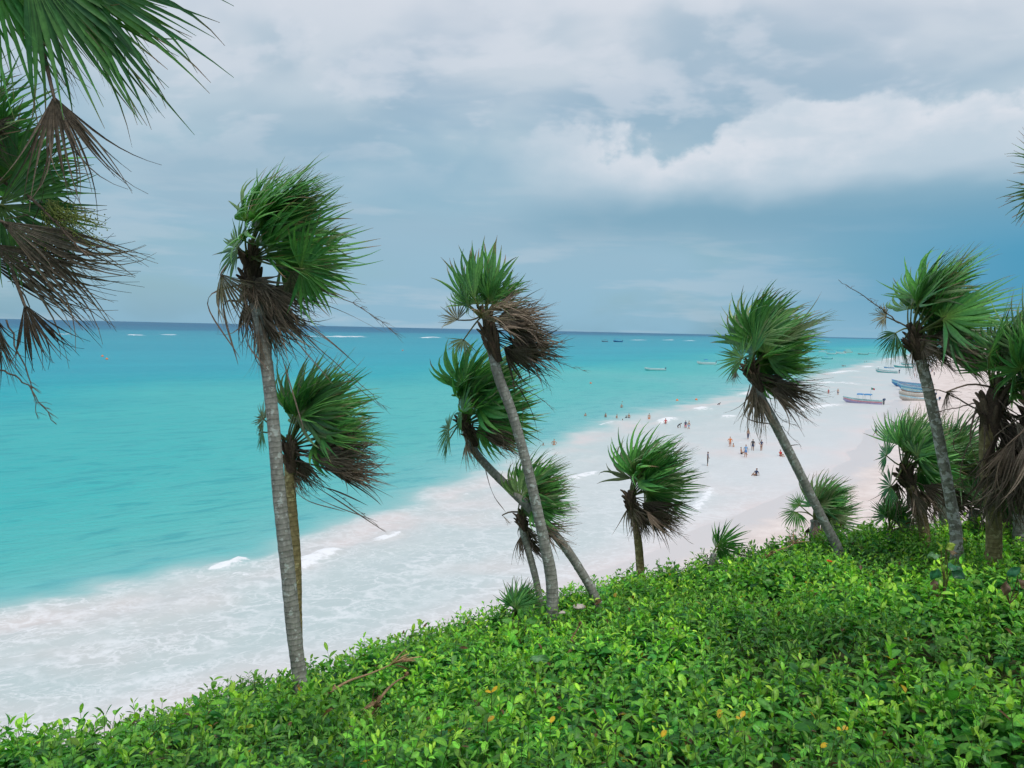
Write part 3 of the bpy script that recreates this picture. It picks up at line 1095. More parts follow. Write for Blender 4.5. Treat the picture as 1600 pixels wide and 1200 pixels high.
class Palm:
    def __init__(self, label, seed, path_px, base_depth, top_depth, r_base, r_top, crown_px, material=None, name='palm_tree', group='windblown fan palms'):
        self.rng = np.random.default_rng(seed)
        n = len(path_px)
        pts = [np.array(P(x, y, base_depth + (top_depth - base_depth) * k / max(1, n - 1))) for k, (x, y) in enumerate(path_px)]
        self.crown = np.array(P(crown_px[0], crown_px[1], top_depth))
        self.depth = top_depth
        # carry the trunk down into the ground
        d0 = unit(pts[0] - pts[1]) if n > 1 else np.array([0, 0, -1.0])
        d0 = unit(d0 * 0.6 + np.array([0, 0, -1.0]))
        foot = pts[0].copy()
        for _ in range(60):
            if foot[2] < canopy1(foot[0], foot[1]) - 0.45:
                break
            foot = foot + d0 * 0.12
        foot = foot + d0 * 0.1
        self.root = tag(bpy.data.objects.new(name, None), label, 'palm', group)
        COL.objects.link(self.root)
        self.root.location = foot
        self.o = foot
        self.top = pts[-1]
        ctrl = [foot] + pts + [self.crown - 0.35 * (self.crown - pts[-1])]
        self.axis = unit(self.crown - pts[-2]) if n > 1 else UP
        path = spline(ctrl, 110)
        k = np.linspace(0, 1, 110)
        rad = r_base + (r_top - r_base) * k
        rad = rad * (1 + 0.25 * np.exp(-k / 0.02)) * (1 + 0.05 * np.sin(k * 9 + seed)) * (1 + 0.012 * self.rng.normal(0, 1, 110))
        v, f, al = tube(path, rad, 14)
        ctr = np.repeat(path, 14, 0)
        v = ctr + (v - ctr) * (1 + self.rng.normal(0, 0.014, len(v)))[:, None]
        v = v - foot
        cap = np.arange(14)[None] + 109 * 14
        me_ = mesh_np('trunk', v, [f, cap], None, {'along': al}, True, [material or M_TRUNK])
        link('trunk', me_, self.root)
        self.r_top = r_top
        self.counts = {}

    def add(self, name, acc, material):
        acc.V = [v - self.o for v in acc.V]
        me_ = acc.mesh(name, [material])
        return link(name, me_, self.root)

    def sheath(self, length=0.45, swell=1.5):
        """fibrous leaf bases wrapped round the top of the trunk"""
        acc = Acc()
        rng = self.rng
        a0 = self.crown - self.axis * length
        for k in range(26):
            u_ = rng.uniform(0, 0.85)
            ang = rng.uniform(0, 2 * math.pi)
            s1 = unit(np.cross(self.axis, [0, 1, 0.1]))
            s2 = np.cross(self.axis, s1)
            rad = s1 * math.cos(ang) + s2 * math.sin(ang)
            b0 = a0 + self.axis * length * u_ + rad * self.r_top * 0.7
            b1 = b0 + self.axis * length * 0.30 + rad * self.r_top * (swell - 0.7)
            b2 = b1 + self.axis * length * 0.12 + rad * self.r_top * rng.uniform(0.1, 1.0)
            path = spline([b0, b1, b2], 6)
            v, f, _ = tube(path, np.array([0.8, 1, 1, .9, .7, .4]) * self.r_top * 0.36, 6)
            acc.add(v, f, np.array((0.105, 0.078, 0.058)) * rng.uniform(0.6, 1.5))
        v, f, _ = tube(spline([a0, (a0 + self.crown) / 2, self.crown + self.axis * 0.05], 8), self.r_top * np.array([1.02, 1.1, 1.2, 1.25, 1.2, 1.1, .8, .35]), 12)
        v = v + rng.normal(0, self.r_top * 0.06, v.shape)
        acc.add(v, f, (0.075, 0.055, 0.042))
        self.add('leaf_base_sheath', acc, M_DEAD)

    def green(self, n, L, pet=0.45, ws=0.9, wk=0.9, el=(10, 85), roll=0.9, tone=1.0, upk=0.25, tipbrown=0.6, spread=(58, 108), az=None, mixd=0.75, fr=-1):
        rng = self.rng
        wk, ws = wk * 2.1, ws * 1.6
        L = L * 1.16
        lower = 0 if az is not None else max(2, n // 3)
        for k in range(n + lower):
            f_ = (k + 0.5) / n
            phi = k * 2.39996 + rng.normal(0, 0.25) if az is None else math.radians(rng.uniform(*az))
            e = math.radians(el[1] + (el[0] - el[1]) * f_ + rng.normal(0, 6))
            if k >= n:                 # the lee side hangs lower
                phi, e = rng.uniform(-1.1, 1.1), math.radians(rng.uniform(el[0] - 30, el[0] + 10))
            d = np.array([math.cos(phi) * math.cos(e), math.sin(phi) * math.cos(e), math.sin(e)])
            if d[0] < 0 and az is None:    # the wind folds the weather side upright
                d = unit(d * np.array([0.45, 0.8, 1.0]) + UP * 0.35)
            dp = unit(d + WIND * ws * 0.45 + UP * 0.15)
            pl = pet * L * rng.uniform(0.6, 1.2)
            hast = self.crown + dp * pl + UP * 0.03
            lee = 0.5 + 0.5 * d[0]
            axis = unit(d * mixd * (0.65 + 0.35 * lee) + WIND * ws * 0.85 + UP * (upk if k < n else -0.1) + UP * 0.35 * (1 - lee) + rng.normal(0, 0.2, 3))
            acc = Acc()
            fan_leaf(rng, acc, self.crown - self.axis * 0.1, hast, axis, rng.normal(0, roll), L * rng.uniform(0.72, 1.15), spread=rng.uniform(*spread), nseg=int(rng.integers(20, 28)), fused=rng.uniform(0.33, 0.45),
                     wk=wk * rng.uniform(0.5, 1.4), gk=rng.uniform(-0.05, 0.2), tone=tone * rng.uniform(0.75, 1.6), tipbrown=tipbrown, wind=GUST, jitter=0.09,
                     widthf=rng.uniform(0.95, 1.2), dead=0.0 if rng.random() < 0.8 else rng.uniform(0.2, 0.5))
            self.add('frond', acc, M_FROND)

    def dead(self, n, L, pet=0.55, ws=1.0, el=(-70, -10), wk=0.8, gk=0.5, az=(-180, 180), drop=0.15, spread=(22, 48), tone=1.0, nseg=18):
        rng = self.rng
        wk, ws = wk * 1.7, ws * 1.3
        for k in range(n):
            phi = math.radians(rng.uniform(*az))
            e = math.radians(rng.uniform(*el))
            d = np.array([math.cos(phi) * math.cos(e), math.sin(phi) * math.cos(e), math.sin(e)])
            dp = unit(d + WIND * ws * 0.45)
            start = self.crown - self.axis * rng.uniform(0.05, drop + 0.1)
            hast = start + dp * pet * L * rng.uniform(0.6, 1.1)
            axis = unit(d * 0.6 + WIND * ws * 0.7 - UP * gk * 0.6 + rng.normal(0, 0.14, 3))
            acc = Acc()
            fan_leaf(rng, acc, start, hast, axis, rng.normal(0, 1.0), L * rng.uniform(0.75, 1.1), nseg=nseg, spread=rng.uniform(*spread), wk=wk * rng.uniform(0.6, 1.3),
                     gk=gk * rng.uniform(0.4, 1.4), dead=1.0, tone=tone * rng.uniform(0.5, 1.2), fused=0.28, jitter=0.09, pet_r=0.009, widthf=rng.uniform(1.5, 2.3))
            self.add('dead_frond', acc, M_DEAD)

    def leaf_px(self, hast, tip, L=None, dz=0.0, hdz=0.0, start=None, dead=0.0, roll=0.0, name=None, **kw):
        """a leaf whose stalk end and middle tip lie in the given directions"""
        h = np.array(P(hast[0], hast[1], self.depth + hdz))
        tp = np.array(P(tip[0], tip[1], self.depth + dz))
        s = self.crown if start is None else np.array(P(start[0], start[1], self.depth + hdz * 0.5))
        L = L or np.linalg.norm(tp - h) * 1.05
        acc = Acc()
        fan_leaf(self.rng, acc, s, h, tp - h, roll, L, dead=dead, **kw)
        self.add(name or ('dead_frond' if dead > 0.5 else 'frond'), acc, M_DEAD if dead > 0.5 else M_FROND)

    def stalk_px(self, a, b, c, dz=0.0, **kw):
        acc = Acc()
        flower_stalk(self.rng, acc, np.array(P(*a, self.depth)), np.array(P(*b, self.depth + dz * 0.5)), np.array(P(*c, self.depth + dz)), **kw)
        self.add('flower_stalk', acc, M_DEAD)

    def strip_px(self, a, b, c, dz=0.0, **kw):
        acc = Acc()
        ribbon(self.rng, acc, np.array(P(*a, self.depth)), np.array(P(*b, self.depth + dz * 0.5)), np.array(P(*c, self.depth + dz)), **kw)
        self.add('dead_leaf_strip', acc, M_DEAD)


# --- the tall palm nearest the water
p = Palm('tall grey palm leaning over the hedge, nearest the surf, with long loose flower stalks', 11,
         [(470, 1075), (459, 985), (449, 885), (436, 770), (426, 650), (413, 545)], 9.0, 9.0, 0.084, 0.070, (388, 398))
p.sheath(0.55, 1.5)
p.green(15, 0.80, pet=0.42, ws=0.75, wk=0.75, el=(5, 88), upk=0.45)
p.dead(6, 0.55, pet=0.25, ws=0.4, el=(-65, -25), wk=0.5, gk=0.6, drop=0.12, az=(-160, -20), tone=1.0)
p.leaf_px((372, 388), (340, 372), L=0.5, spread=110, wk=0.5, roll=1.3, tone=0.8, hdz=-0.35)
p.leaf_px((470, 420), (560, 405), L=0.68, spread=110, wk=0.3, roll=1.2, tone=1.25, hdz=-0.4, tipbrown=0.8)
p.leaf_px((455, 425), (500, 460), L=0.6, spread=70, wk=0.6, roll=0.9, dead=0.8, hdz=-0.2)
p.leaf_px((345, 428), (385, 480), L=0.75, spread=45, wk=0.6, roll=0.6, dead=1.0, hdz=-0.3, tone=1.3)
p.dead(12, 0.75, pet=0.35, ws=0.6, el=(-80, -15), wk=0.55, gk=0.7, drop=0.35, tone=0.85)
p.dead(3, 0.62, pet=0.3, ws=0.4, el=(-85, -60), wk=0.25, gk=1.2, drop=0.6, az=(-120, -60), tone=1.2)
for a, b, c in [((420, 450), (520, 480), (602, 520)), ((430, 470), (500, 520), (560, 572)), ((430, 480), (520, 570), (600, 640)), ((425, 490), (470, 540), (520, 600)),
                ((425, 500), (445, 570), (480, 690))]:
    p.strip_px(a, b, c, dz=-0.3, wdt=0.02)
for a, b, c in [((390, 440), (325, 470), (375, 560)), ((380, 470), (350, 480), (372, 570)), ((395, 480), (385, 530), (420, 580)), ((400, 500), (400, 560), (430, 590))]:
    p.strip_px(a, b, c, dz=-0.2, wdt=0.03)
p.stalk_px((440, 430), (545, 470), (628, 528), dz=-0.2, twigs=26, tw_len=0.14)
p.stalk_px((435, 490), (540, 580), (605, 640), dz=0.1, twigs=6)

# --- its lower neighbour
p = Palm('shorter palm tucked behind the tall grey trunk, brown leaves streaming sideways', 23,
         [(466, 1065), (463, 960), (462, 880), (457, 800), (452, 745)], 10.2, 10.2, 0.075, 0.062, (452, 690), M_TRUNK_OLIVE)
p.sheath(0.4, 1.6)
p.green(15, 0.82, pet=0.42, ws=0.8, wk=0.7, el=(18, 88), upk=0.5)
p.dead(12, 0.95, pet=0.45, ws=1.2, el=(-40, 15), wk=0.7, gk=0.2, az=(-80, 70), tone=1.0)
p.dead(4, 0.6, pet=0.3, ws=0.6, el=(-80, -40), gk=0.9, tone=0.9)
p.leaf_px((412, 655), (395, 635), L=0.28, spread=115, wk=0.3, roll=1.4, dead=0.55, hdz=-0.2)
p.leaf_px((410, 675), (398, 700), L=0.3, spread=100, wk=0.3, roll=1.4, tone=0.8, hdz=-0.2)
for a, b, c in [((455, 740), (510, 770), (600, 830)), ((455, 745), (500, 780), (590, 815)), ((450, 745), (520, 765), (575, 790)), ((445, 720), (470, 775), (540, 800))]:
    p.strip_px(a, b, c, dz=-0.1, wdt=0.024)
p.stalk_px((460, 735), (530, 775), (603, 832), twigs=14, tw_len=0.09)

# --- the tall one of the trio
p = Palm('tallest palm of the leaning trio, brown leaf mop under an upright green tuft', 37,
         [(864, 962), (861, 900), (851, 850), (838, 790), (822, 722), (800, 645), (778, 585)], 11.0, 11.0, 0.083, 0.066, (757, 490), M_TRUNK)
p.sheath(0.7, 1.7)
p.green(4, 0.55, pet=0.30, ws=0.35, wk=0.35, el=(35, 85), upk=0.7, roll=1.2, spread=(50, 80))
for h_, t_, z_ in (((742, 468), (722, 392), -0.2), ((752, 462), (745, 372), 0.1), ((766, 465), (782, 380), -0.1), ((778, 470), (815, 428), 0.0), ((735, 478), (708, 410), 0.15)):
    p.leaf_px(h_, t_, spread=22, nseg=8, wk=0.16, jitter=0.12, gk=0.0, roll=1.35, tone=1.15, hdz=z_, dz=z_, widthf=1.25, fused=0.5, tipbrown=0.8)
p.green(3, 0.45, pet=0.4, ws=0.3, wk=0.5, el=(0, 30), az=(140, 220))
p.dead(12, 0.78, pet=0.35, ws=0.6, el=(-5, 45), wk=0.8, gk=0.35, az=(-150, 60), tone=1.2)
p.dead(10, 0.85, pet=0.45, ws=1.1, el=(-45, 0), wk=0.7, gk=0.35, az=(-60, 60), drop=0.35, tone=0.75)
p.leaf_px((800, 535), (880, 555), L=0.8, spread=60, wk=0.4, dead=1.0, tone=0.8, roll=0.8)
p.leaf_px((715, 500), (702, 480), L=0.3, spread=80, wk=0.2, dead=0.8, roll=1.3)
p.leaf_px((725, 530), (712, 560), L=0.3, spread=70, wk=0.2, dead=0.5, roll=1.3)
p.strip_px((790, 560), (815, 600), (817, 690), wdt=0.03)
p.strip_px((795, 580), (830, 640), (845, 700), wdt=0.02)
p.stalk_px((800, 520), (860, 560), (920, 582), twigs=16, tw_len=0.11)
p.stalk_px((800, 600), (840, 620), (865, 640), twigs=5)

# --- the one that leans hard
p = Palm('bushy palm leaning far over on a curved trunk that crosses behind its neighbour', 41,
         [(932, 938), (905, 888), (875, 845), (838, 805), (798, 765), (760, 727), (737, 698)], 11.9, 11.9, 0.072, 0.060, (722, 655), M_TRUNK)
p.sheath(0.45, 1.5)
p.green(18, 0.86, pet=0.40, ws=0.62, wk=0.95, el=(5, 92), upk=0.45, tone=1.2)
p.leaf_px((722, 645), (712, 600), L=0.55, spread=125, wk=0.5, roll=1.4, tone=1.1, hdz=-0.5)
p.leaf_px((702, 672), (672, 690), L=0.45, spread=95, wk=0.35, gk=0.6, roll=1.2, tone=0.85, hdz=-0.4)
p.leaf_px((700, 690), (690, 712), L=0.35, spread=95, wk=0.35, gk=0.6, roll=1.2, tone=0.75, hdz=-0.3)
p.dead(8, 0.75, pet=0.4, ws=1.1, el=(-40, 10), wk=0.8, gk=0.45, az=(-80, 80), tone=1.1)
p.dead(4, 0.5, pet=0.3, ws=0.3, el=(-80, -40), wk=0.3, gk=0.8, az=(-180, 0), tone=1.1)
p.strip_px((755, 720), (770, 770), (790, 800), wdt=0.025)

# --- the small one of the trio
p = Palm('small slim palm standing between the crossing trunks of the trio', 53,
         [(845, 952), (838, 908), (826, 862), (816, 828)], 12.0, 12.0, 0.055, 0.045, (812, 800), M_TRUNK)
p.sheath(0.3, 1.7)
p.green(13, 0.66, pet=0.40, ws=0.75, wk=0.8, el=(12, 88), upk=0.5, tone=1.05)
p.dead(4, 0.62, pet=0.5, ws=1.2, el=(-40, -5), wk=0.6, gk=0.3, az=(-60, 60), tone=0.75)
p.dead(6, 0.5, pet=0.3, ws=0.5, el=(-85, -45), wk=0.4, gk=1.0, tone=0.75, drop=0.3)
p.leaf_px((785, 805), (797, 818), L=0.18, spread=30, wk=0.2, dead=0.9)
p.stalk_px((835, 770), (870, 780), (905, 800), twigs=6, tw_len=0.07)

# --- alone on the swash
p = Palm('single small palm with tidy green head and dark skirt, beside the wet sand', 67,
         [(1001, 903), (998, 855), (992, 812)], 13.6, 13.6, 0.072, 0.062, (984, 770), M_TRUNK_OLIVE)
p.sheath(0.4, 1.6)
p.green(15, 0.80, pet=0.38, ws=0.7, wk=0.7, el=(22, 90), upk=0.65, tone=1.1, tipbrown=0.35)
p.dead(9, 0.85, pet=0.4, ws=0.9, el=(-60, -5), wk=0.45, gk=0.55, az=(-100, 60), tone=0.7)
p.dead(7, 0.6, pet=0.25, ws=0.4, el=(-80, -40), wk=0.3, gk=0.9, drop=0.12, az=(-160, 20), tone=0.75)
p.stalk_px((1020, 810), (1055, 830), (1082, 850), twigs=5)

# --- over the bathers
p = Palm('slender leaning palm with a yellow-hearted crown standing above the bathers', 71,
         [(1310, 860), (1290, 820), (1266, 772), (1236, 712), (1207, 655), (1188, 618)], 12.6, 12.6, 0.080, 0.066, (1170, 568), M_TRUNK)
p.sheath(0.5, 1.7)
p.green(16, 0.86, pet=0.38, ws=0.65, wk=0.7, el=(0, 88), upk=0.45, tone=1.1)
p.leaf_px((1178, 552), (1165, 495), L=0.62, spread=100, wk=0.25, roll=1.45, tone=1.15, hdz=-0.5)
p.leaf_px((1160, 560), (1118, 545), L=0.5, spread=90, wk=0.25, roll=1.2, tone=0.95, hdz=-0.4)
p.dead(9, 0.90, pet=0.4, ws=1.0, el=(-55, 0), wk=0.6, gk=0.4, az=(-80, 70), drop=0.3, tone=0.85)
p.dead(4, 0.75, pet=0.3, ws=0.2, el=(-85, -60), wk=0.3, gk=1.1, az=(-120, -40), drop=0.4, tone=1.2)
p.leaf_px((1150, 578), (1138, 592), L=0.28, spread=100, wk=0.5, roll=1.3, dead=0.9, hdz=-0.2)
p.strip_px((1172, 600), (1165, 650), (1215, 665), wdt=0.03)
p.strip_px((1195, 630), (1220, 690), (1250, 695), wdt=0.025)
p.stalk_px((1195, 605), (1215, 650), (1240, 665), twigs=18, tw_len=0.16, twig_from=0.3)
p.stalk_px((1205, 640), (1225, 670), (1252, 698), twigs=4)

# --- low palm behind its foot
p = Palm('short palm whose round head peeps over the hedge behind the slender leaning trunk', 79,
         [(1273, 850), (1273, 832), (1274, 820)], 15.0, 15.0, 0.09, 0.085, (1272, 808), M_TRUNK)
p.green(14, 0.62, pet=0.38, ws=0.7, wk=0.7, el=(8, 88), upk=0.45, tone=1.2)
p.dead(5, 0.55, pet=0.3, ws=1.0, el=(-40, 0), gk=0.5, tone=0.9)
p.leaf_px((1245, 800), (1236, 820), L=0.4, spread=80, wk=0.1, gk=0.8, roll=1.3, tone=1.2)
p.leaf_px((1250, 790), (1240, 780), L=0.3, spread=80, wk=0.2, roll=1.3, tone=1.0)

# --- lichen trunk by the boats
p = Palm('palm on a lichen-spotted pale trunk in front of the beached boats', 83,
         [(1494, 838), (1486, 785), (1468, 690), (1452, 615), (1440, 568)], 11.5, 11.5, 0.086, 0.070, (1424, 515), M_TRUNK_PALE)
p.sheath(0.45, 1.9)
p.green(17, 0.86, pet=0.42, ws=0.72, wk=0.75, el=(5, 88), upk=0.5, tone=1.1)
p.leaf_px((1400, 520), (1378, 560), L=0.5, spread=70, wk=0.15, gk=0.6, roll=1.2, tone=0.75, hdz=-0.2)
p.leaf_px((1410, 540), (1418, 580), L=0.5, spread=40, wk=0.3, gk=0.6, roll=1.0, tone=0.6, hdz=0.2)
p.leaf_px((1385, 495), (1362, 490), L=0.25, spread=90, wk=0.2, roll=1.3, dead=0.8)
p.dead(11, 0.85, pet=0.45, ws=1.3, el=(-20, 15), wk=0.7, gk=0.35, az=(-80, 50), tone=1.3)
p.dead(3, 0.7, pet=0.5, ws=1.2, el=(-60, -30), wk=0.5, gk=0.8, az=(-40, 40), tone=0.9)
p.dead(6, 0.5, pet=0.25, ws=0.4, el=(-70, -25), wk=0.5, gk=0.7, drop=0.12, az=(-160, -10), tone=1.1)
p.stalk_px((1405, 505), (1360, 470), (1310, 437), twigs=22, tw_len=0.1, r=0.010, twig_from=0.25)

# --- its shaggy neighbour
p = Palm('shaggy palm with a heavy brown skirt of dead leaves on an olive trunk', 97,
         [(1553, 822), (1549, 775), (1545, 735), (1542, 690)], 10.6, 10.6, 0.105, 0.095, (1552, 605), M_TRUNK_OLIVE)
p.sheath(0.7, 1.6)
p.green(12, 0.72, pet=0.5, ws=0.6, wk=0.45, el=(0, 80), upk=0.35, tone=1.0)
p.leaf_px((1545, 555), (1580, 505), L=0.85, spread=60, wk=0.15, roll=1.3, tone=1.35, hdz=-0.5)
p.leaf_px((1585, 580), (1598, 555), L=0.5, spread=115, wk=0.15, roll=1.45, tone=1.2, hdz=-0.6)
p.leaf_px((1480, 612), (1482, 650), L=0.35, spread=50, wk=0.3, gk=0.7, dead=1.0, tone=0.5, roll=1.2, hdz=-0.3)
p.stalk_px((1530, 640), (1475, 612), (1440, 605), twigs=3, r=0.012)
p.dead(18, 0.9, pet=0.5, ws=0.6, el=(-75, -20), wk=0.5, gk=0.9, drop=0.4, tone=0.85, az=(-105, 95))
for k in range(16):
    x0 = 1525 + p.rng.uniform(0, 50)
    p.strip_px((x0, 620 + p.rng.uniform(0, 40)), (x0 + p.rng.uniform(-20, 40), 690), (x0 + p.rng.uniform(-10, 80), 740 + p.rng.uniform(0, 50)), dz=p.rng.uniform(-0.6, 0.4), wdt=0.03,
               col=(0.15, 0.115, 0.09))
p.stalk_px((1530, 640), (1490, 690), (1510, 720), twigs=3, r=0.009)
p.stalk_px((1530, 650), (1500, 740), (1528, 790), twigs=3, r=0.009)
p.stalk_px((1525, 630), (1480, 640), (1462, 645), twigs=8, tw_len=0.09, r=0.009)

# --- at the edge of the picture
p = Palm('dark palm half out of frame beside the shaggy one, dead leaves hanging to the hedge', 101,
         [(1640, 835), (1635, 760), (1630, 690)], 10.0, 10.0, 0.1, 0.09, (1622, 620), M_TRUNK)
p.sheath(0.6, 1.6)
p.green(14, 0.85, pet=0.45, ws=0.1, wk=0.4, el=(-15, 80), tone=1.0)
p.dead(14, 0.95, pet=0.6, ws=0.1, el=(-80, -25), wk=0.2, gk=1.1, drop=0.5, az=(90, 300), tone=0.6)

# --- the pair behind the lichen trunk
p = Palm('short palm with a slanting ringed trunk just behind the lichen-spotted one', 103,
         [(1445, 838), (1436, 790), (1422, 758)], 12.9, 12.9, 0.092, 0.08, (1410, 728), M_TRUNK_OLIVE)
p.sheath(0.4, 1.6)
p.green(17, 0.62, pet=0.45, ws=0.6, wk=0.6, el=(0, 86), upk=0.4, tone=1.2)
p.leaf_px((1385, 712), (1372, 690), L=0.45, spread=120, wk=0.2, roll=1.45, tone=1.25, hdz=-0.4)
p.leaf_px((1392, 760), (1372, 775), L=0.45, spread=110, wk=0.2, roll=1.4, tone=1.1, hdz=-0.3)
p.dead(10, 0.7, pet=0.4, ws=0.6, el=(-65, -15), wk=0.4, gk=0.8, tone=0.8)
p = Palm('dark leaning palm deepest in the clump, between the lichen and the olive trunks', 107,
         [(1479, 835), (1472, 795), (1463, 765)], 14.2, 14.2, 0.085, 0.08, (1478, 735), M_TRUNK)
p.green(16, 0.66, pet=0.5, ws=0.5, wk=0.5, el=(-15, 86), tone=0.85)
p.dead(9, 0.75, pet=0.45, ws=0.5, el=(-70, -15), gk=0.9, tone=0.6)
p = Palm('low green palm filling the gap behind the olive trunk above the hedge', 109,
         [(1520, 860), (1520, 840), (1521, 815)], 14.8, 14.8, 0.1, 0.09, (1524, 785), M_TRUNK)
p.green(18, 0.82, pet=0.45, ws=0.5, wk=0.5, el=(-15, 80), tone=0.8)
p.dead(8, 0.8, pet=0.4, ws=0.4, el=(-60, 0), gk=0.9, tone=0.5)
p = Palm('low palm in shade by the picture edge, between olive trunk and hedge', 111,
         [(1592, 850), (1592, 835), (1592, 820)], 13.4, 13.4, 0.1, 0.09, (1592, 795), M_TRUNK)
p.green(16, 0.85, pet=0.5, ws=0.3, wk=0.4, el=(-10, 80), tone=0.9)

# --- stemless young palms in the hedge
p = Palm('young stemless fan palm spreading stiff leaves on the hedge beside the ringed trunk', 113,
         [(1390, 850), (1390, 835)], 13.6, 13.6, 0.05, 0.05, (1390, 825), M_TRUNK, name='young_palm', group='young palms in the hedge')
p.green(11, 0.42, pet=0.35, ws=0.2, wk=0.2, el=(5, 80), tone=0.95, upk=0.2)
p = Palm('young palm frond cluster blown flat above the hedge crest, left of the flower', 127,
         [(1112, 880), (1114, 872)], 13.2, 13.2, 0.05, 0.05, (1116, 862), M_TRUNK, name='young_palm', group='young palms in the hedge')
p.leaf_px((1122, 852), (1160, 838), L=0.58, spread=95, wk=0.5, roll=1.2, tone=1.35)
p.leaf_px((1120, 858), (1160, 855), L=0.5, spread=80, wk=0.6, roll=0.8, tone=1.3)
p.leaf_px((1118, 856), (1130, 835), L=0.4, spread=60, wk=0.7, roll=1.2, tone=1.35)
p = Palm('small reddish-tipped young palm at the foot of the trio, on the hedge edge', 131,
         [(800, 985), (801, 975)], 11.4, 11.4, 0.05, 0.05, (802, 965), M_TRUNK, name='young_palm', group='young palms in the hedge')
p.green(9, 0.42, pet=0.3, ws=0.5, wk=0.3, el=(15, 80), tone=1.15, tipbrown=0.95)

# --- the crowns that reach in from the sides
p = Palm('near palm reaching in overhead from the top corner with big glossy leaves', 137,
         [(-180, 1500), (-170, 1100), (-150, 700), (-110, 350), (-80, 120)], 4.6, 4.6, 0.085, 0.07, (-60, -30), M_TRUNK)
p.sheath(0.5, 1.5)
p.leaf_px((95, -45), (310, 115), L=1.05, spread=34, wk=0.12, gk=0.25, roll=1.3, tone=0.9, nseg=17, hdz=-0.1, tipbrown=0.6, widthf=1.55, fused=0.30, jitter=0.08)
p.leaf_px((70, -50), (300, 85), L=1.08, spread=38, wk=0.1, gk=0.2, roll=1.0, tone=0.75, nseg=16, hdz=0.2, widthf=1.55, fused=0.30, jitter=0.08)
p.leaf_px((40, -60), (165, 100), L=0.9, spread=40, wk=0.2, gk=0.05, roll=1.35, tone=1.0, nseg=17, hdz=-0.3, tipbrown=0.85, widthf=1.55, fused=0.30, jitter=0.08)
p.leaf_px((-20, -60), (85, 90), L=0.78, spread=42, wk=0.2, gk=0.05, roll=1.4, tone=1.35, nseg=16, hdz=-0.5, tipbrown=0.9, widthf=1.55, fused=0.30, jitter=0.08)
p.leaf_px((-60, -50), (10, 90), L=0.66, spread=45, wk=0.1, gk=0.05, roll=1.4, tone=1.1, nseg=16, hdz=-0.4, tipbrown=0.9, widthf=1.55, fused=0.30, jitter=0.08)
p.leaf_px((130, -60), (280, 20), L=0.75, spread=45, wk=0.15, gk=0.1, roll=1.1, tone=0.85, nseg=18, hdz=0.3, widthf=1.55, fused=0.30, jitter=0.08)
p.leaf_px((120, -40), (190, 120), L=0.72, spread=35, wk=0.3, gk=0.1, roll=1.2, tone=0.7, nseg=16, hdz=0.25, widthf=1.55, fused=0.30, jitter=0.08)
p.leaf_px((60, -40), (130, 120), L=0.75, spread=30, wk=0.3, gk=0.1, roll=1.0, tone=0.8, nseg=15, hdz=0.1, tipbrown=0.9, widthf=1.55, fused=0.30, jitter=0.08)
p.leaf_px((84, 150), (122, 305), L=0.68, spread=36, wk=0.03, gk=0.1, roll=1.4, dead=1.0, tone=0.5, start=(66, 70), hdz=-0.1, nseg=26, widthf=1.5, fused=0.3, jitter=0.08)
p.leaf_px((50, -70), (215, 75), L=0.9, spread=32, wk=0.15, gk=0.15, roll=0.8, tone=0.65, nseg=15, hdz=0.3, tipbrown=0.9, widthf=1.5, fused=0.3, jitter=0.09)
p.leaf_px((0, -70), (120, 70), L=0.75, spread=34, wk=0.2, gk=0.15, roll=1.0, dead=0.45, tone=1.0, nseg=14, hdz=-0.15, widthf=1.4, fused=0.3, jitter=0.1)
p.green(5, 0.8, pet=0.4, ws=0.3, el=(30, 85), az=(100, 260))

p = Palm('near palm at the picture edge, green fan leaves over a grey dead fringe', 139,
         [(-200, 1500), (-190, 1150), (-170, 800), (-120, 520)], 5.1, 5.1, 0.085, 0.07, (-75, 330), M_TRUNK)
p.sheath(0.5, 1.6)
p.leaf_px((-10, 255), (70, 160), L=0.52, spread=90, wk=0.2, roll=1.4, tone=1.25, nseg=34, hdz=0.2)
p.leaf_px((25, 270), (90, 215), L=0.45, spread=105, wk=0.25, roll=1.4, tone=0.9, nseg=34, hdz=-0.1)
p.leaf_px((0, 320), (80, 370), L=0.6, spread=100, wk=0.2, roll=1.4, tone=0.8, nseg=36, hdz=-0.2)
p.leaf_px((-40, 240), (20, 130), L=0.55, spread=60, wk=0.1, roll=1.3, tone=1.1, nseg=30, hdz=0.1, tipbrown=0.8)
p.leaf_px((60, 325), (165, 345), L=0.52, spread=55, wk=0.4, roll=0.8, tone=0.85, nseg=26, hdz=0.4)
p.leaf_px((50, 300), (150, 300), L=0.5, spread=60, wk=0.3, roll=1.2, tone=0.8, nseg=30, hdz=0.3)
p.leaf_px((-20, 200), (20, 240), L=0.42, spread=36, wk=0.1, gk=0.2, roll=1.3, dead=1.0, tone=0.6, hdz=-0.5, widthf=1.6)
p.leaf_px((0, 345), (150, 425), L=0.9, spread=26, wk=0.2, gk=0.1, roll=1.2, dead=1.0, tone=0.95, hdz=-0.35, nseg=26, widthf=1.15, jitter=0.09)
p.leaf_px((-20, 380), (120, 450), L=0.88, spread=24, wk=0.25, gk=0.1, roll=1.1, dead=1.0, tone=0.75, hdz=-0.2, nseg=26, widthf=1.15, jitter=0.09)
p.leaf_px((-30, 400), (110, 430), L=0.85, spread=30, wk=0.2, gk=0.2, roll=1.2, dead=1.0, tone=0.55, hdz=0.2, nseg=28, widthf=1.1, jitter=0.09)
p.leaf_px((20, 330), (140, 400), L=0.8, spread=26, wk=0.3, gk=0.1, roll=0.7, dead=1.0, tone=0.7, hdz=0.3, nseg=26, widthf=1.15, jitter=0.09)
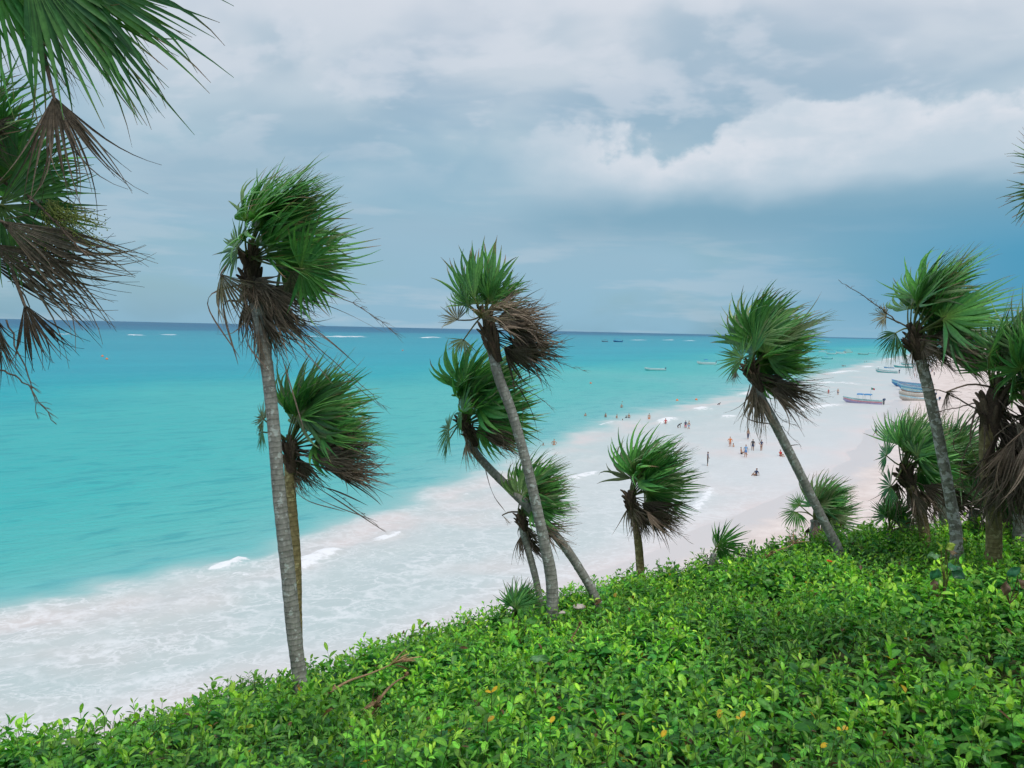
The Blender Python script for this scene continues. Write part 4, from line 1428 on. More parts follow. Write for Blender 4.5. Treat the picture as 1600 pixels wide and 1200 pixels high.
p.leaf_px((40, 345), (160, 440), L=0.62, spread=24, wk=0.4, gk=0.1, roll=1.0, dead=1.0, tone=0.65, hdz=0.1, nseg=24, widthf=1.1, jitter=0.09)
p.leaf_px((38, 475), (75, 560), L=0.44, spread=30, wk=0.05, gk=0.15, roll=1.35, dead=1.0, tone=0.3, start=(20, 420), hdz=-0.1, nseg=24, widthf=1.3)
p.leaf_px((-15, 470), (15, 570), L=0.6, spread=26, wk=0.05, gk=0.2, roll=1.2, dead=1.0, tone=0.5, hdz=0.1, nseg=24, widthf=1.6)
p.leaf_px((-30, 480), (30, 610), L=0.6, spread=30, wk=0.1, gk=0.3, roll=1.0, dead=1.0, tone=0.5, hdz=0.2, nseg=22)
p.green(5, 0.75, pet=0.4, ws=0.3, el=(30, 85), az=(100, 260))
p.stalk_px((-20, 265), (60, 320), (135, 400), twigs=10, tw_len=0.12, r=0.014, dz=-0.3)
p.stalk_px((-10, 570), (40, 600), (88, 662), twigs=14, tw_len=0.08, r=0.007)
p.stalk_px((10, 500), (45, 590), (60, 655), twigs=6, tw_len=0.08, r=0.006)
# green fruit cluster
acc = Acc()
rng = p.rng
for k in range(46):
    a = np.array(P(95 + rng.uniform(-30, 20), 330 + rng.uniform(-20, 15), 4.95))
    bpt = np.array(P(110 + rng.uniform(-40, 60), 362 + rng.uniform(-30, 32), 4.95 + rng.uniform(-0.12, 0.12)))
    v, f, _ = tube(spline([a, (a + bpt) / 2 + rng.normal(0, 0.02, 3), bpt], 6), [0.004, 0.0035, 0.003, 0.003, 0.002, 0.001], 3)
    acc.add(v, f, (0.22, 0.28, 0.07))
    for q_ in range(12):
        c_ = a + (bpt - a) * rng.uniform(0.3, 1.0) + rng.normal(0, 0.018, 3)
        r_ = 0.0055
        acc.add([c_ + np.array(d) * r_ for d in ((1, 0, 0), (-1, 0, 0), (0, 1, 0), (0, -1, 0), (0, 0, 1), (0, 0, -1))],
                [(0, 2, 4), (2, 1, 4), (1, 3, 4), (3, 0, 4), (2, 0, 5), (1, 2, 5), (3, 1, 5), (0, 3, 5)], np.array((0.30, 0.36, 0.09)) * rng.uniform(0.6, 1.4))
p.add('fruit_cluster', acc, M_FROND)

p = Palm('palm beyond the frame edge, only its leaf tips showing against the open sky', 149,
         [(1850, 1300), (1830, 1000), (1800, 700), (1760, 450)], 6.0, 6.0, 0.09, 0.07, (1735, 290), M_TRUNK)
p.sheath(0.5, 1.6)
p.leaf_px((1650, 260), (1585, 238), L=0.38, spread=55, wk=-0.02, gk=-0.15, roll=1.2, tone=0.75, nseg=20, tipbrown=0.9)
p.leaf_px((1650, 300), (1580, 330), L=0.40, spread=48, wk=0.0, gk=0.1, roll=1.2, tone=0.65, nseg=20, tipbrown=0.9)
p.leaf_px((1655, 290), (1590, 345), L=0.42, spread=40, wk=0.0, gk=0.15, roll=0.9, tone=0.6, nseg=16, tipbrown=0.9)
p.green(8, 0.8, pet=0.4, ws=0.5, el=(20, 85), az=(-80, 80))
# ------------------------------------------------------------------ hedge details
def big_leaf_plant(name, label, at_px, depth, leaves, cat='plant', seed=1, stem=True):
    rng = np.random.default_rng(seed)
    c = np.array(P(at_px[0], at_px[1], depth))
    root = tag(bpy.data.objects.new(name, None), label, cat)
    COL.objects.link(root)
    root.location = c
    for (px, py, ln, wd, dirv, nrm, colr, curl) in leaves:
        ln, wd = ln * 0.72, wd * 0.66
        acc = Acc()
        b0 = np.array(P(px, py, depth - 0.02)) - c
        D = unit(np.array([dirv], float))
        N = unit(np.array([nrm], float))
        S = unit(np.cross(D, N))
        N = np.cross(S, D)
        nu, nv = 11, 7
        uu = np.linspace(0, 1, nu)
        V = []
        C = []
        for u_ in uu:
            half = wd * 0.5 * math.sqrt(max(0.0, 1 - (2 * u_ - 1) ** 2)) * (1.0 if u_ < 0.5 else 1.0)
            half = max(half, 0.004)
            for v_ in np.linspace(-1, 1, nv):
                q_ = b0 + D[0] * ln * u_ + S[0] * half * v_ + N[0] * (abs(v_) * half * 0.35 - curl * ln * u_ * u_ + 0.012 * math.sin(5 * u_ + 3 * v_))
                q_ = q_ + N[0] * 0.02 * math.sin(7 * u_ + px) * v_
                V.append(q_)
                vein = 1.35 if abs(v_) < 0.1 else 1.0
                C.append(np.array(colr) * vein * (0.85 + 0.3 * rng.random()))
        i_ = np.arange(nu - 1)[:, None] * nv
        j_ = np.arange(nv - 1)[None]
        F_ = np.stack([i_ + j_, i_ + j_ + 1, i_ + nv + j_ + 1, i_ + nv + j_], -1).reshape(-1, 4)
        acc.add(V, F_, np.array(C))
        foot = np.array([0, 0, -0.25])
        v, f, _ = tube(spline([foot, (foot + b0) / 2 + rng.normal(0, 0.02, 3), b0], 7), [0.007, .006, .006, .005, .005, .004, .004], 5)
        acc.add(v, f, (0.16, 0.12, 0.06))
        link('broad_leaf', acc.mesh('broad_leaf', [M_SHRUB]), root)
    return root


DG, MG, YG, BR = (0.045, 0.19, 0.10), (0.06, 0.24, 0.06), (0.30, 0.42, 0.06), (0.17, 0.11, 0.08)
big_leaf_plant('sea_grape_plant', 'round-leaved plant with leathery blue-green and brown leaves below the lichen trunk', (1475, 905), 8.9, [
    (1455, 905, 0.20, 0.17, (0.35, -0.3, 0.85), (0.1, -0.9, 0.35), DG, 0.1), (1480, 885, 0.24, 0.18, (0.95, -0.1, -0.1), (0.0, -0.35, 0.9), DG, 0.2),
    (1485, 890, 0.24, 0.20, (0.8, -0.3, -0.45), (0.1, -0.8, 0.6), (0.03, 0.11, 0.06), 0.1), (1468, 868, 0.2, 0.13, (-0.95, -0.2, 0.0), (0, -0.5, 0.85), (0.12, 0.26, 0.12), 0.15),
    (1460, 905, 0.2, 0.12, (-0.1, -0.3, -0.9), (0.1, -0.9, -0.2), BR, 0.2), (1478, 862, 0.2, 0.12, (0.9, 0.1, 0.1), (0, -0.4, 0.9), (0.20, 0.14, 0.09), 0.3),
    (1470, 860, 0.17, 0.12, (-0.3, -0.2, 0.6), (0.1, -0.6, 0.8), YG, 0.1), (1478, 858, 0.16, 0.12, (0.5, -0.2, 0.4), (0.1, -0.6, 0.8), YG, 0.1)], seed=3)
big_leaf_plant('sea_grape_plant', 'round-leaved plant with a curled brown leaf at the frame edge, right of its twin', (1580, 905), 8.0, [
    (1575, 900, 0.19, 0.13, (0.3, -0.3, 0.5), (-0.2, -0.8, 0.55), DG, 0.3), (1572, 908, 0.2, 0.12, (-0.15, -0.3, -0.9), (-0.1, -0.9, 0.1), BR, 0.25),
    (1592, 892, 0.15, 0.12, (0.3, -0.2, 0.25), (0.0, -0.6, 0.8), YG, 0.1), (1590, 905, 0.18, 0.12, (0.6, -0.3, -0.5), (0.0, -0.8, 0.5), BR, 0.3)], seed=5)
big_leaf_plant('broad_leaf_seedling', 'pale broad-leaved seedling in the hedge, in front of the trio of palms', (815, 975), 9.6, [
    (800, 972, 0.20, 0.12, (-0.7, -0.3, 0.35), (0.0, -0.8, 0.6), (0.13, 0.34, 0.07), 0.15), (822, 972, 0.22, 0.13, (0.6, -0.3, 0.3), (0.0, -0.8, 0.6), (0.11, 0.32, 0.07), 0.15),
    (812, 965, 0.18, 0.11, (0.1, -0.2, 0.7), (0.0, -0.9, 0.4), (0.14, 0.36, 0.08), 0.1)], seed=8)
big_leaf_plant('broad_leaf_seedling', 'single wide grey-green leaf lying on the hedge below the leaning palm', (850, 1028), 7.9, [
    (828, 1030, 0.26, 0.12, (0.95, -0.1, 0.12), (0.0, -0.75, 0.65), (0.13, 0.30, 0.13), 0.2)], seed=9)
big_leaf_plant('broad_leaf_seedling', 'big light green leaf pair in the hedge at the bottom, under the tall grey trunk', (690, 1175), 5.3, [
    (668, 1178, 0.2, 0.1, (0.9, -0.2, 0.2), (0, -0.8, 0.6), (0.12, 0.34, 0.06), 0.2), (700, 1180, 0.18, 0.09, (0.5, -0.2, 0.6), (-0.2, -0.9, 0.4), (0.10, 0.30, 0.05), 0.2)], seed=10)
big_leaf_plant('broad_leaf_seedling', 'bright green upright leaf pair in the hedge beside the fallen dry frond', (588, 1075), 7.4, [
    (585, 1075, 0.17, 0.10, (-0.5, -0.2, 0.6), (0.2, -0.9, 0.4), (0.15, 0.40, 0.06), 0.1), (590, 1075, 0.15, 0.10, (0.6, -0.2, 0.5), (-0.2, -0.9, 0.4), (0.13, 0.36, 0.06), 0.1)], seed=12)


def small_thing_leaves(name, label, px, py, depth, n, ln, wd, colr, cat, seed, spread=0.7):
    """a small open rosette of leaves or petals on a stalk"""
    rng = np.random.default_rng(seed)
    c = np.array(P(px, py, depth))
    ph = np.linspace(0, 2 * math.pi, n, endpoint=False) + rng.uniform(0, 1)
    D = np.stack([np.cos(ph), np.sin(ph) - 0.3, np.full(n, spread)], 1) + rng.normal(0, 0.2, (n, 3))
    N = np.stack([-np.cos(ph) * 0.6, -np.sin(ph) * 0.6 - 0.5, np.ones(n)], 1)
    V, a_, b_, cc = leaf_batch(np.zeros((n, 3)), D, N, np.full(n, ln) * rng.uniform(0.7, 1.1, n), np.full(n, wd), np.full(n, 0.4), np.full(n, 0.3), np.tile(np.array(colr), (n, 1)) * rng.uniform(0.8, 1.2, (n, 1)))
    acc = Acc()
    acc.add(V, a_, cc)
    acc.F3.append(b_)
    acc.M3.append(np.zeros(len(b_)))
    v, f, _ = tube(np.array([[0, 0, -0.25], [0, 0.01, -0.1], [0, 0, 0.005]]), [0.004, 0.004, 0.003], 5)
    acc.add(v, f, (0.10, 0.16, 0.04))
    o_ = link(name, acc.mesh(name, [M_SHRUB]), None, Vector(c))
    return tag(o_, label, cat)


small_thing_leaves('orange_flower', 'small orange-red flower on the hedge at the foot of the slender palm', 1295, 877, 10.5, 6, 0.045, 0.03, (0.75, 0.10, 0.02), 'flower', 1, 0.5)
YEL = [(1033, 1152, 5.0, 'large yellow leaf in the lower middle of the hedge, with a dark stem'), (1157, 1122, 5.4, 'small bright yellow leaf in the hedge, the one nearest the dark hollow'),
       (860, 1130, 5.4, 'orange-yellow leaf in the hedge straight below the leaning trio'), (1316, 1140, 5.1, 'curled yellow leaf in the bottom corner part of the hedge'),
       (1282, 1168, 4.9, 'flat yellow leaf low in the hedge by the bottom edge'), (768, 1082, 6.3, 'pale yellow leaf in the hedge beneath the trio of palms'),
       (762, 1128, 5.5, 'dull yellow leaf near the brown stems low in the hedge'), (383, 1136, 6.3, 'round yellow-green leaf in the hedge close to the tall grey trunk')]
for k, (px, py, dp, lab) in enumerate(YEL):
    small_thing_leaves('yellow_leaf', lab, px, py, dp, 1 + k % 2, 0.06 + 0.01 * (k % 3), 0.035, (0.62, 0.40, 0.02) if k < 7 else (0.35, 0.45, 0.03), 'leaf', 40 + k, 0.6)['group'] = 'yellowed leaves in the hedge'


# fallen dry frond lying on the hedge
def fallen(label, pts, depth, wd, seed, tone=1.0):
    acc = Acc()
    rng = np.random.default_rng(seed)
    w3 = [np.array(P(x, y, d)) for (x, y), d in zip(pts, depth)]
    o0 = w3[0]
    w3 = [q - o0 for q in w3]
    path = spline(w3, 14)
    v, f, _ = tube(path, np.linspace(0.016, 0.006, 14), 6)
    acc.add(v, f, np.array((0.36, 0.25, 0.15)) * tone)
    for k in range(14):
        s_ = path[-1] + (path[-3] - path[-1]) * rng.uniform(0, 0.4)
        e_ = s_ + unit(unit(path[-1] - path[-4]) + rng.normal(0, 0.22, 3)) * wd * rng.uniform(0.6, 1.1)
        ribbon(rng, acc, s_, (s_ + e_) / 2 + np.array([0, 0, 0.02]), e_, 0.022, np.array((0.34, 0.22, 0.13)) * tone, 8)
    for k in range(5):
        ribbon(rng, acc, path[0], path[0] + rng.normal(0, 0.05, 3), path[0] + np.array([-0.1, -0.05, -0.12]) + rng.normal(0, 0.05, 3), 0.04, np.array((0.30, 0.2, 0.12)) * tone, 6)
    o_ = link('fallen_frond', acc.mesh('fallen_frond', [M_DEAD]), None, Vector(o0))
    tag(o_, label, 'dead frond', 'dead fronds lying on the hedge')


fallen('long dry brown frond lying on the hedge beside the tall grey trunk', [(515, 1082), (545, 1064), (580, 1052), (612, 1038)], [8.1, 8.25, 8.5, 8.7], 0.35, 2)
fallen('dry brown frond draped on the hedge crest below the short round palm', [(1200, 868), (1215, 860), (1228, 856), (1240, 850)], [12.0, 12.1, 12.2, 12.4], 0.4, 3, 0.8)
fallen('thin dry stem leaning through the hedge below the fallen dry frond', [(585, 1105), (603, 1080), (618, 1066), (634, 1056)], [7.0, 7.15, 7.3, 7.4], 0.05, 4, 0.7)
fallen('curled brown palm debris caught in the hedge beneath the trio', [(905, 1010), (893, 1000), (898, 990), (905, 978)], [8.6, 8.6, 8.65, 8.7], 0.05, 6, 0.6)

# two pale stones by the trio
for k, (px, py, dp, s_, lab) in enumerate([(905, 948, 11.0, 0.05, 'pale pinkish stone on the hedge edge between the feet of the trio'), (878, 957, 10.8, 0.03, 'smaller pale stone beside the straight foot of the tallest trio palm')]):
    bm = bmesh.new()
    bmesh.ops.create_icosphere(bm, subdivisions=3, radius=1.0)
    rr = np.random.default_rng(k + 5)
    for v in bm.verts:
        n_ = 1 + 0.22 * math.sin(3 * v.co.x + k) * math.cos(4 * v.co.y) + 0.06 * rr.normal()
        v.co = Vector((v.co.x * s_ * 1.7 * n_, v.co.y * s_ * n_, v.co.z * s_ * 0.7 * n_))
    me_ = bpy.data.meshes.new('stone')
    bm.to_mesh(me_)
    bm.free()
    me_.materials.append(paint((0.52, 0.45, 0.42), 0.9, 0.25))
    tag(link('stone', me_, None, P(px, py, dp)), lab, 'stone')

# ------------------------------------------------------------------ boats
WHITE, CREAM, TEAL, BLUE, PINK, LILAC, NAVY, GREY, LTBLUE = ((0.74, 0.76, 0.76), (0.66, 0.62, 0.54), (0.16, 0.50, 0.50), (0.05, 0.24, 0.52), (0.70, 0.30, 0.33), (0.42, 0.36, 0.56),
                                                             (0.04, 0.07, 0.14), (0.10, 0.11, 0.12), (0.25, 0.56, 0.68))


def panga(label, bow_px, stern_px, z=-0.12, top=WHITE, mid=PINK, low=LILAC, trim=TEAL, motors=1, canopies=(), ccol=BLUE, flag=False, length=None, group='open fishing boats', poles=0, roll=0.0):
    b0, s0 = G(*bow_px, z), G(*stern_px, z)
    d = (b0 - s0)
    L = length or d.length
    d.normalize()
    ctr = (b0 + s0) / 2
    zg = z
    root = tag(bpy.data.objects.new('fishing_boat', None), label, 'boat', group)
    COL.objects.link(root)
    root.location = (ctr.x, ctr.y, zg)
    root.rotation_euler = (roll, 0, math.atan2(d.y, d.x))
    k = L / 8.0
    n = 22
    u = np.linspace(0, 1, n)
    B = 1.02 * k * (1 - np.clip((u - 0.42) / 0.58, 0, 1) ** 2.3) * (0.86 + 0.14 * np.clip(u / 0.4, 0, 1))
    B = np.maximum(B, 0.02)
    x = (u - 0.5) * L
    sheer = (0.78 + 0.12 * (1 - u) + 0.62 * u ** 3.2) * k
    keel = (-0.10 + 0.9 * np.clip((u - 0.82) / 0.18, 0, 1) ** 2) * k
    chine = (0.12 + 0.55 * np.clip((u - 0.55) / 0.45, 0, 1) ** 2) * k
    rows = [(np.zeros(n), keel), (B * 0.80, chine), (B * 0.90, chine + (sheer - chine) * 0.45), (B * 0.96, chine + (sheer - chine) * 0.78), (B, sheer),
            (B * 0.93, sheer), (B * 0.90, chine + (sheer - chine) * 0.5), (B * 0.70, chine + 0.05 * k), (np.zeros(n), chine + 0.03 * k)]
    acc = Acc()
    cols = [2, 2, 1, 0, 0, 3, 3, 3]
    for sgn in (1, -1):
        for r in range(len(rows) - 1):
            a_ = np.stack([x, sgn * rows[r][0], rows[r][1]], 1)
            c_ = np.stack([x, sgn * rows[r + 1][0], rows[r + 1][1]], 1)
            V = np.vstack([a_, c_])
            i_ = np.arange(n - 1)
            F_ = np.stack([i_, i_ + 1, n + i_ + 1, n + i_], 1)
            if sgn < 0:
                F_ = F_[:, ::-1]
            acc.add(V, F_, None, cols[r])
    # transom
    for sgn in (1, -1):
        V = [(x[0], sgn * rows[r][0][0], rows[r][1][0]) for r in range(5)] + [(x[0], 0, rows[4][1][0])]
        for r in range(4):
            tri = [(r, r + 1, 5)]
            acc.add(V, tri, None, 0)
    link('hull', acc.mesh('hull', [paint(top), paint(mid), paint(low), paint((0.55, 0.58, 0.58))], False), root)
    for sgn in (1, -1):
        path = np.stack([x, sgn * (B + 0.01), sheer], 1)
        v, f, _ = tube(path, 0.05 * k, 6)
        a2 = Acc()
        a2.add(v, f)
        link('gunwale', a2.mesh('gunwale', [paint(trim)]), root)
    for ux in (0.30, 0.48, 0.66):
        i_ = int(ux * (n - 1))
        a2 = Acc()
        a2.box((x[i_] - 0.14 * k, -B[i_] * 0.9, sheer[i_] - 0.32 * k), (x[i_] + 0.14 * k, B[i_] * 0.9, sheer[i_] - 0.26 * k))
        link('bench', a2.mesh('bench', [paint(trim)], False), root)
    for q_ in range(motors):
        oy = (q_ - (motors - 1) / 2) * 0.75 * k
        a2 = Acc()
        X0 = x[0] - 0.22 * k
        hz_ = sheer[0] + 0.05 * k
        # rounded cowling
        st = [(0.0, 0.15, 0.16), (0.12, 0.20, 0.24), (0.34, 0.20, 0.26), (0.48, 0.14, 0.18), (0.52, 0.04, 0.06)]
        V = []
        for (hz2, ry, rx) in st:
            for a3 in np.linspace(0, 2 * math.pi, 10, endpoint=False):
                V.append((X0 + rx * k * math.cos(a3) - 0.10 * hz2 * k, oy + ry * k * math.sin(a3), hz_ + hz2 * k))
        i_ = np.arange(4)[:, None] * 10
        j_ = np.arange(10)[None]
        F_ = np.stack([i_ + j_, i_ + (j_ + 1) % 10, i_ + 10 + (j_ + 1) % 10, i_ + 10 + j_], -1).reshape(-1, 4)
        a2.add(V, F_)
        mo = link('outboard_motor', a2.mesh('outboard_motor', [paint(NAVY, 0.35)]), root)
        a3 = Acc()
        a3.box((X0 - 0.10 * k, oy - 0.07 * k, -0.35 * k), (X0 + 0.10 * k, oy + 0.07 * k, hz_ + 0.05 * k))
        a3.box((X0 - 0.20 * k, oy - 0.16 * k, -0.12 * k), (X0 + 0.12 * k, oy + 0.16 * k, -0.09 * k))
        link('shaft', a3.mesh('shaft', [paint(GREY, 0.4)], False), mo)
    for (u0, u1) in canopies:
        x0, x1 = (u0 - 0.5) * L, (u1 - 0.5) * L
        hgt = (0.9 + 1.15) * k
        a2 = Acc()
        m_ = 9
        V = []
        for xx in np.linspace(x0, x1, 6):
            for yy in np.linspace(-1, 1, m_):
                V.append((xx, yy * 0.95 * k, hgt + 0.22 * k * (1 - yy * yy) - 0.05 * k * (2 * (xx - x0) / (x1 - x0) - 1) ** 2))
        V2 = [(a_[0], a_[1], a_[2] - 0.05 * k) for a_ in V]
        i_ = np.arange(5)[:, None] * m_
        j_ = np.arange(m_ - 1)[None]
        F_ = np.stack([i_ + j_, i_ + j_ + 1, i_ + m_ + j_ + 1, i_ + m_ + j_], -1).reshape(-1, 4)
        a2.add(V, F_[:, ::-1])
        a2.add(V2, F_)
        cn = link('sun_canopy', a2.mesh('sun_canopy', [paint(ccol, 0.8)]), root)
        for xx in (x0 + 0.05, x1 - 0.05):
            for sg in (1, -1):
                a4 = Acc()
                v, f, _ = tube(np.array([[xx, sg * 0.88 * k, 0.75 * k], [xx, sg * 0.94 * k, 1.5 * k], [xx, sg * 0.93 * k, hgt]]), 0.022 * k, 5)
                a4.add(v, f)
                link('pole', a4.mesh('pole', [paint((0.6, 0.6, 0.6), 0.3)]), cn)
    if flag:
        a4 = Acc()
        v, f, _ = tube(np.array([[-0.18 * L, 0, 0.8 * k], [-0.19 * L, 0, 2.2 * k], [-0.2 * L, 0, 3.7 * k]]), 0.03 * k, 5)
        a4.add(v, f)
        fl = link('flag_pole', a4.mesh('flag_pole', [paint((0.5, 0.5, 0.5), 0.4)]), root)
        a4 = Acc()
        V = [(-0.2 * L - 0.12 * j * k, 0.05 * math.sin(j * 1.3), zz) for j in range(7) for zz in (3.2 * k - 0.02 * j, 3.65 * k - 0.03 * j)]
        a4.add(V, [(2 * j, 2 * j + 2, 2 * j + 3, 2 * j + 1) for j in range(3)], None, 0)
        a4.add(V, [(2 * j, 2 * j + 2, 2 * j + 3, 2 * j + 1) for j in range(3, 6)], None, 1)
        link('flag', a4.mesh('flag', [paint((0.04, 0.24, 0.16), 0.8), paint((0.5, 0.07, 0.08), 0.8)]), fl)
    for q_ in range(poles):
        a4 = Acc()
        v, f, _ = tube(np.array([[0.38 * L, 0.1, 0.8 * k], [0.385 * L, 0.1, 1.4 * k], [0.39 * L, 0.1, 1.9 * k]]), 0.07 * k, 6)
        a4.add(v, f)
        link('mooring_post', a4.mesh('mooring_post', [paint(NAVY)]), root)
    return root


panga('white boat with pink and lilac stripes and two blue canopies, afloat nearest the beach', (1317, 629), (1379, 633), -0.15, WHITE, PINK, LILAC, TEAL, 2, ((0.28, 0.46), (0.48, 0.64)), BLUE, True)
panga('turquoise beached boat with an outboard, farthest up the row by the lichen trunk', (1393, 602), (1442, 606), 0.15, LTBLUE, LTBLUE, BLUE, BLUE, 1)
panga('blue and white beached boat, second of the row from the sea side', (1402, 607), (1452, 612), 0.15, WHITE, LTBLUE, BLUE, BLUE, 1)
panga('pale beached boat with brown waterline, middle of the row', (1407, 613), (1458, 617), 0.12, WHITE, LTBLUE, (0.35, 0.25, 0.2), TEAL, 1)
panga('cream beached boat with low plain sides, fourth in the row', (1404, 619), (1460, 623), 0.1, CREAM, CREAM, (0.45, 0.40, 0.34), CREAM, 1)
panga('cream beached boat with blue inside, nearest of the beached row', (1405, 626), (1466, 630), 0.05, WHITE, CREAM, (0.50, 0.44, 0.38), LTBLUE, 1)
panga('white and teal boat with an outboard, just off the beached row', (1368, 582), (1404, 584), -0.15, WHITE, WHITE, TEAL, TEAL, 1, poles=1)
panga('small blue boat with a dark bow post, beyond the white and teal one', (1381, 575.5), (1397, 576), -0.15, LTBLUE, BLUE, BLUE, BLUE, 0, poles=1)
panga('teal boat with outboard lying off the far swimmers', (1396, 574.5), (1426, 575.5), -0.15, TEAL, TEAL, (0.10, 0.36, 0.38), WHITE, 1)
panga('dark-trimmed pale boat close in by the far beach walkers', (1407, 570.3), (1433, 570.8), -0.15, WHITE, WHITE, TEAL, NAVY, 1)
panga('white open boat with outboard, alone on the turquoise water', (1007, 579.5), (1039, 580), -0.15, WHITE, WHITE, TEAL, WHITE, 1)
panga('white boat with a small blue canopy, next to the slender palm crown', (1089, 569.5), (1118, 570), -0.15, WHITE, WHITE, (0.6, 0.62, 0.6), WHITE, 1, ((0.45, 0.6),), BLUE)
panga('teal boat with blue canopy, nearest of the moored cluster', (1283, 561.3), (1300, 561.8), -0.15, TEAL, TEAL, TEAL, TEAL, 1, ((0.35, 0.7),), BLUE)
far = 'boats moored far out'
panga('boat with wide blue canopy in the middle of the moored cluster', (1291, 554), (1307, 554.3), -0.15, WHITE, WHITE, TEAL, WHITE, 1, ((0.2, 0.75),), BLUE, group=far)
panga('boat with bright blue canopy behind the middle of the moored cluster', (1306, 552.8), (1321, 553), -0.15, WHITE, WHITE, WHITE, WHITE, 1, ((0.15, 0.8),), (0.03, 0.2, 0.55), group=far)
panga('yellowish canopied boat at the open-sea end of the moored cluster', (1318, 551), (1331, 551.2), -0.15, WHITE, CREAM, CREAM, WHITE, 1, ((0.2, 0.8),), (0.5, 0.5, 0.36), group=far)
panga('pale boat half hidden by the slender palm, end of the moored cluster', (1279, 550.6), (1291, 550.8), -0.15, WHITE, WHITE, WHITE, WHITE, 1, ((0.3, 0.7),), (0.55, 0.55, 0.5), group=far)
panga('low brownish boat apart from the cluster, toward the lichen palm', (1340, 554.5), (1356, 554.8), -0.15, CREAM, (0.4, 0.34, 0.3), TEAL, TEAL, 1, group=far)
panga('tiny pale boat just before the lichen palm crown', (1358, 552.5), (1367, 552.7), -0.15, WHITE, WHITE, TEAL, WHITE, 1, group=far)
panga('canopied boat seen between the lichen palm and the shaggy one', (1449, 553.5), (1466, 554), -0.15, WHITE, TEAL, TEAL, WHITE, 1, ((0.2, 0.7),), (0.5, 0.5, 0.36), group=far)
panga('grey boat near the reef, first of the distant pair', (940, 534.2), (949, 534.3), -0.15, (0.4, 0.45, 0.48), (0.3, 0.35, 0.4), NAVY, GREY, 1, ((0.2, 0.6),), GREY, group=far)
panga('blue boat near the reef, second of the distant pair', (958, 534.4), (972, 534.6), -0.15, BLUE, BLUE, NAVY, BLUE, 1, ((0.2, 0.8),), BLUE, group=far)

# ------------------------------------------------------------------ buoys
M_BUOY = plain('buoy_orange', (0.85, 0.20, 0.05), 0.4, 0.4, 0.1, 4)
M_ROPE = plain('rope', (0.35, 0.3, 0.22), 0.9)
for k, (px, py, r_, lab) in enumerate([(1058, 626, 0.30, 'orange buoy beyond the bathers, the one farther from the slender palm'), (1088, 625, 0.30, 'orange buoy beyond the bathers, next to the slender palm crown'),
                                       (923, 599, 0.28, 'orange buoy alone in turquoise water behind the trio of palms'), (160, 557, 0.5, 'orange buoy of a close pair, the one nearer the horizon'),
                                       (167, 561.5, 0.5, 'orange buoy of a close pair, the one nearer the shore'), (629, 548, 0.5, 'tiny far orange buoy straight out from the trio')]):
    root = tag(bpy.data.objects.new('buoy', None), lab, 'buoy', 'orange buoys')
    COL.objects.link(root)
    g_ = G(px, py, 0)
    root.location = (g_.x, g_.y, 0)
    V = []
    prof = [(0.02, -0.75), (0.6, -0.6), (0.95, -0.1), (1.0, 0.25), (0.85, 0.7), (0.5, 0.98), (0.18, 1.08), (0.16, 1.3), (0.02, 1.32)]
    for rr, zz_ in prof:
        for a_ in np.linspace(0, 2 * math.pi, 14, endpoint=False):
            V.append((rr * r_ * math.cos(a_), rr * r_ * math.sin(a_), zz_ * r_))
    i_ = np.arange(len(prof) - 1)[:, None] * 14
    j_ = np.arange(14)[None]
    F_ = np.stack([i_ + j_, i_ + (j_ + 1) % 14, i_ + 14 + (j_ + 1) % 14, i_ + 14 + j_], -1).reshape(-1, 4)
    acc = Acc()
    acc.add(V, F_)
    link('float', acc.mesh('float', [M_BUOY]), root)
    a_ = np.linspace(0, 2 * math.pi, 13)
    v, f, _ = tube(np.stack([0.16 * r_ * np.cos(a_), np.zeros(13), 1.42 * r_ + 0.16 * r_ * np.sin(a_)], 1), 0.035 * r_, 5)
    acc = Acc()
    acc.add(v, f)
    link('rope_eye', acc.mesh('rope_eye', [M_ROPE]), root)

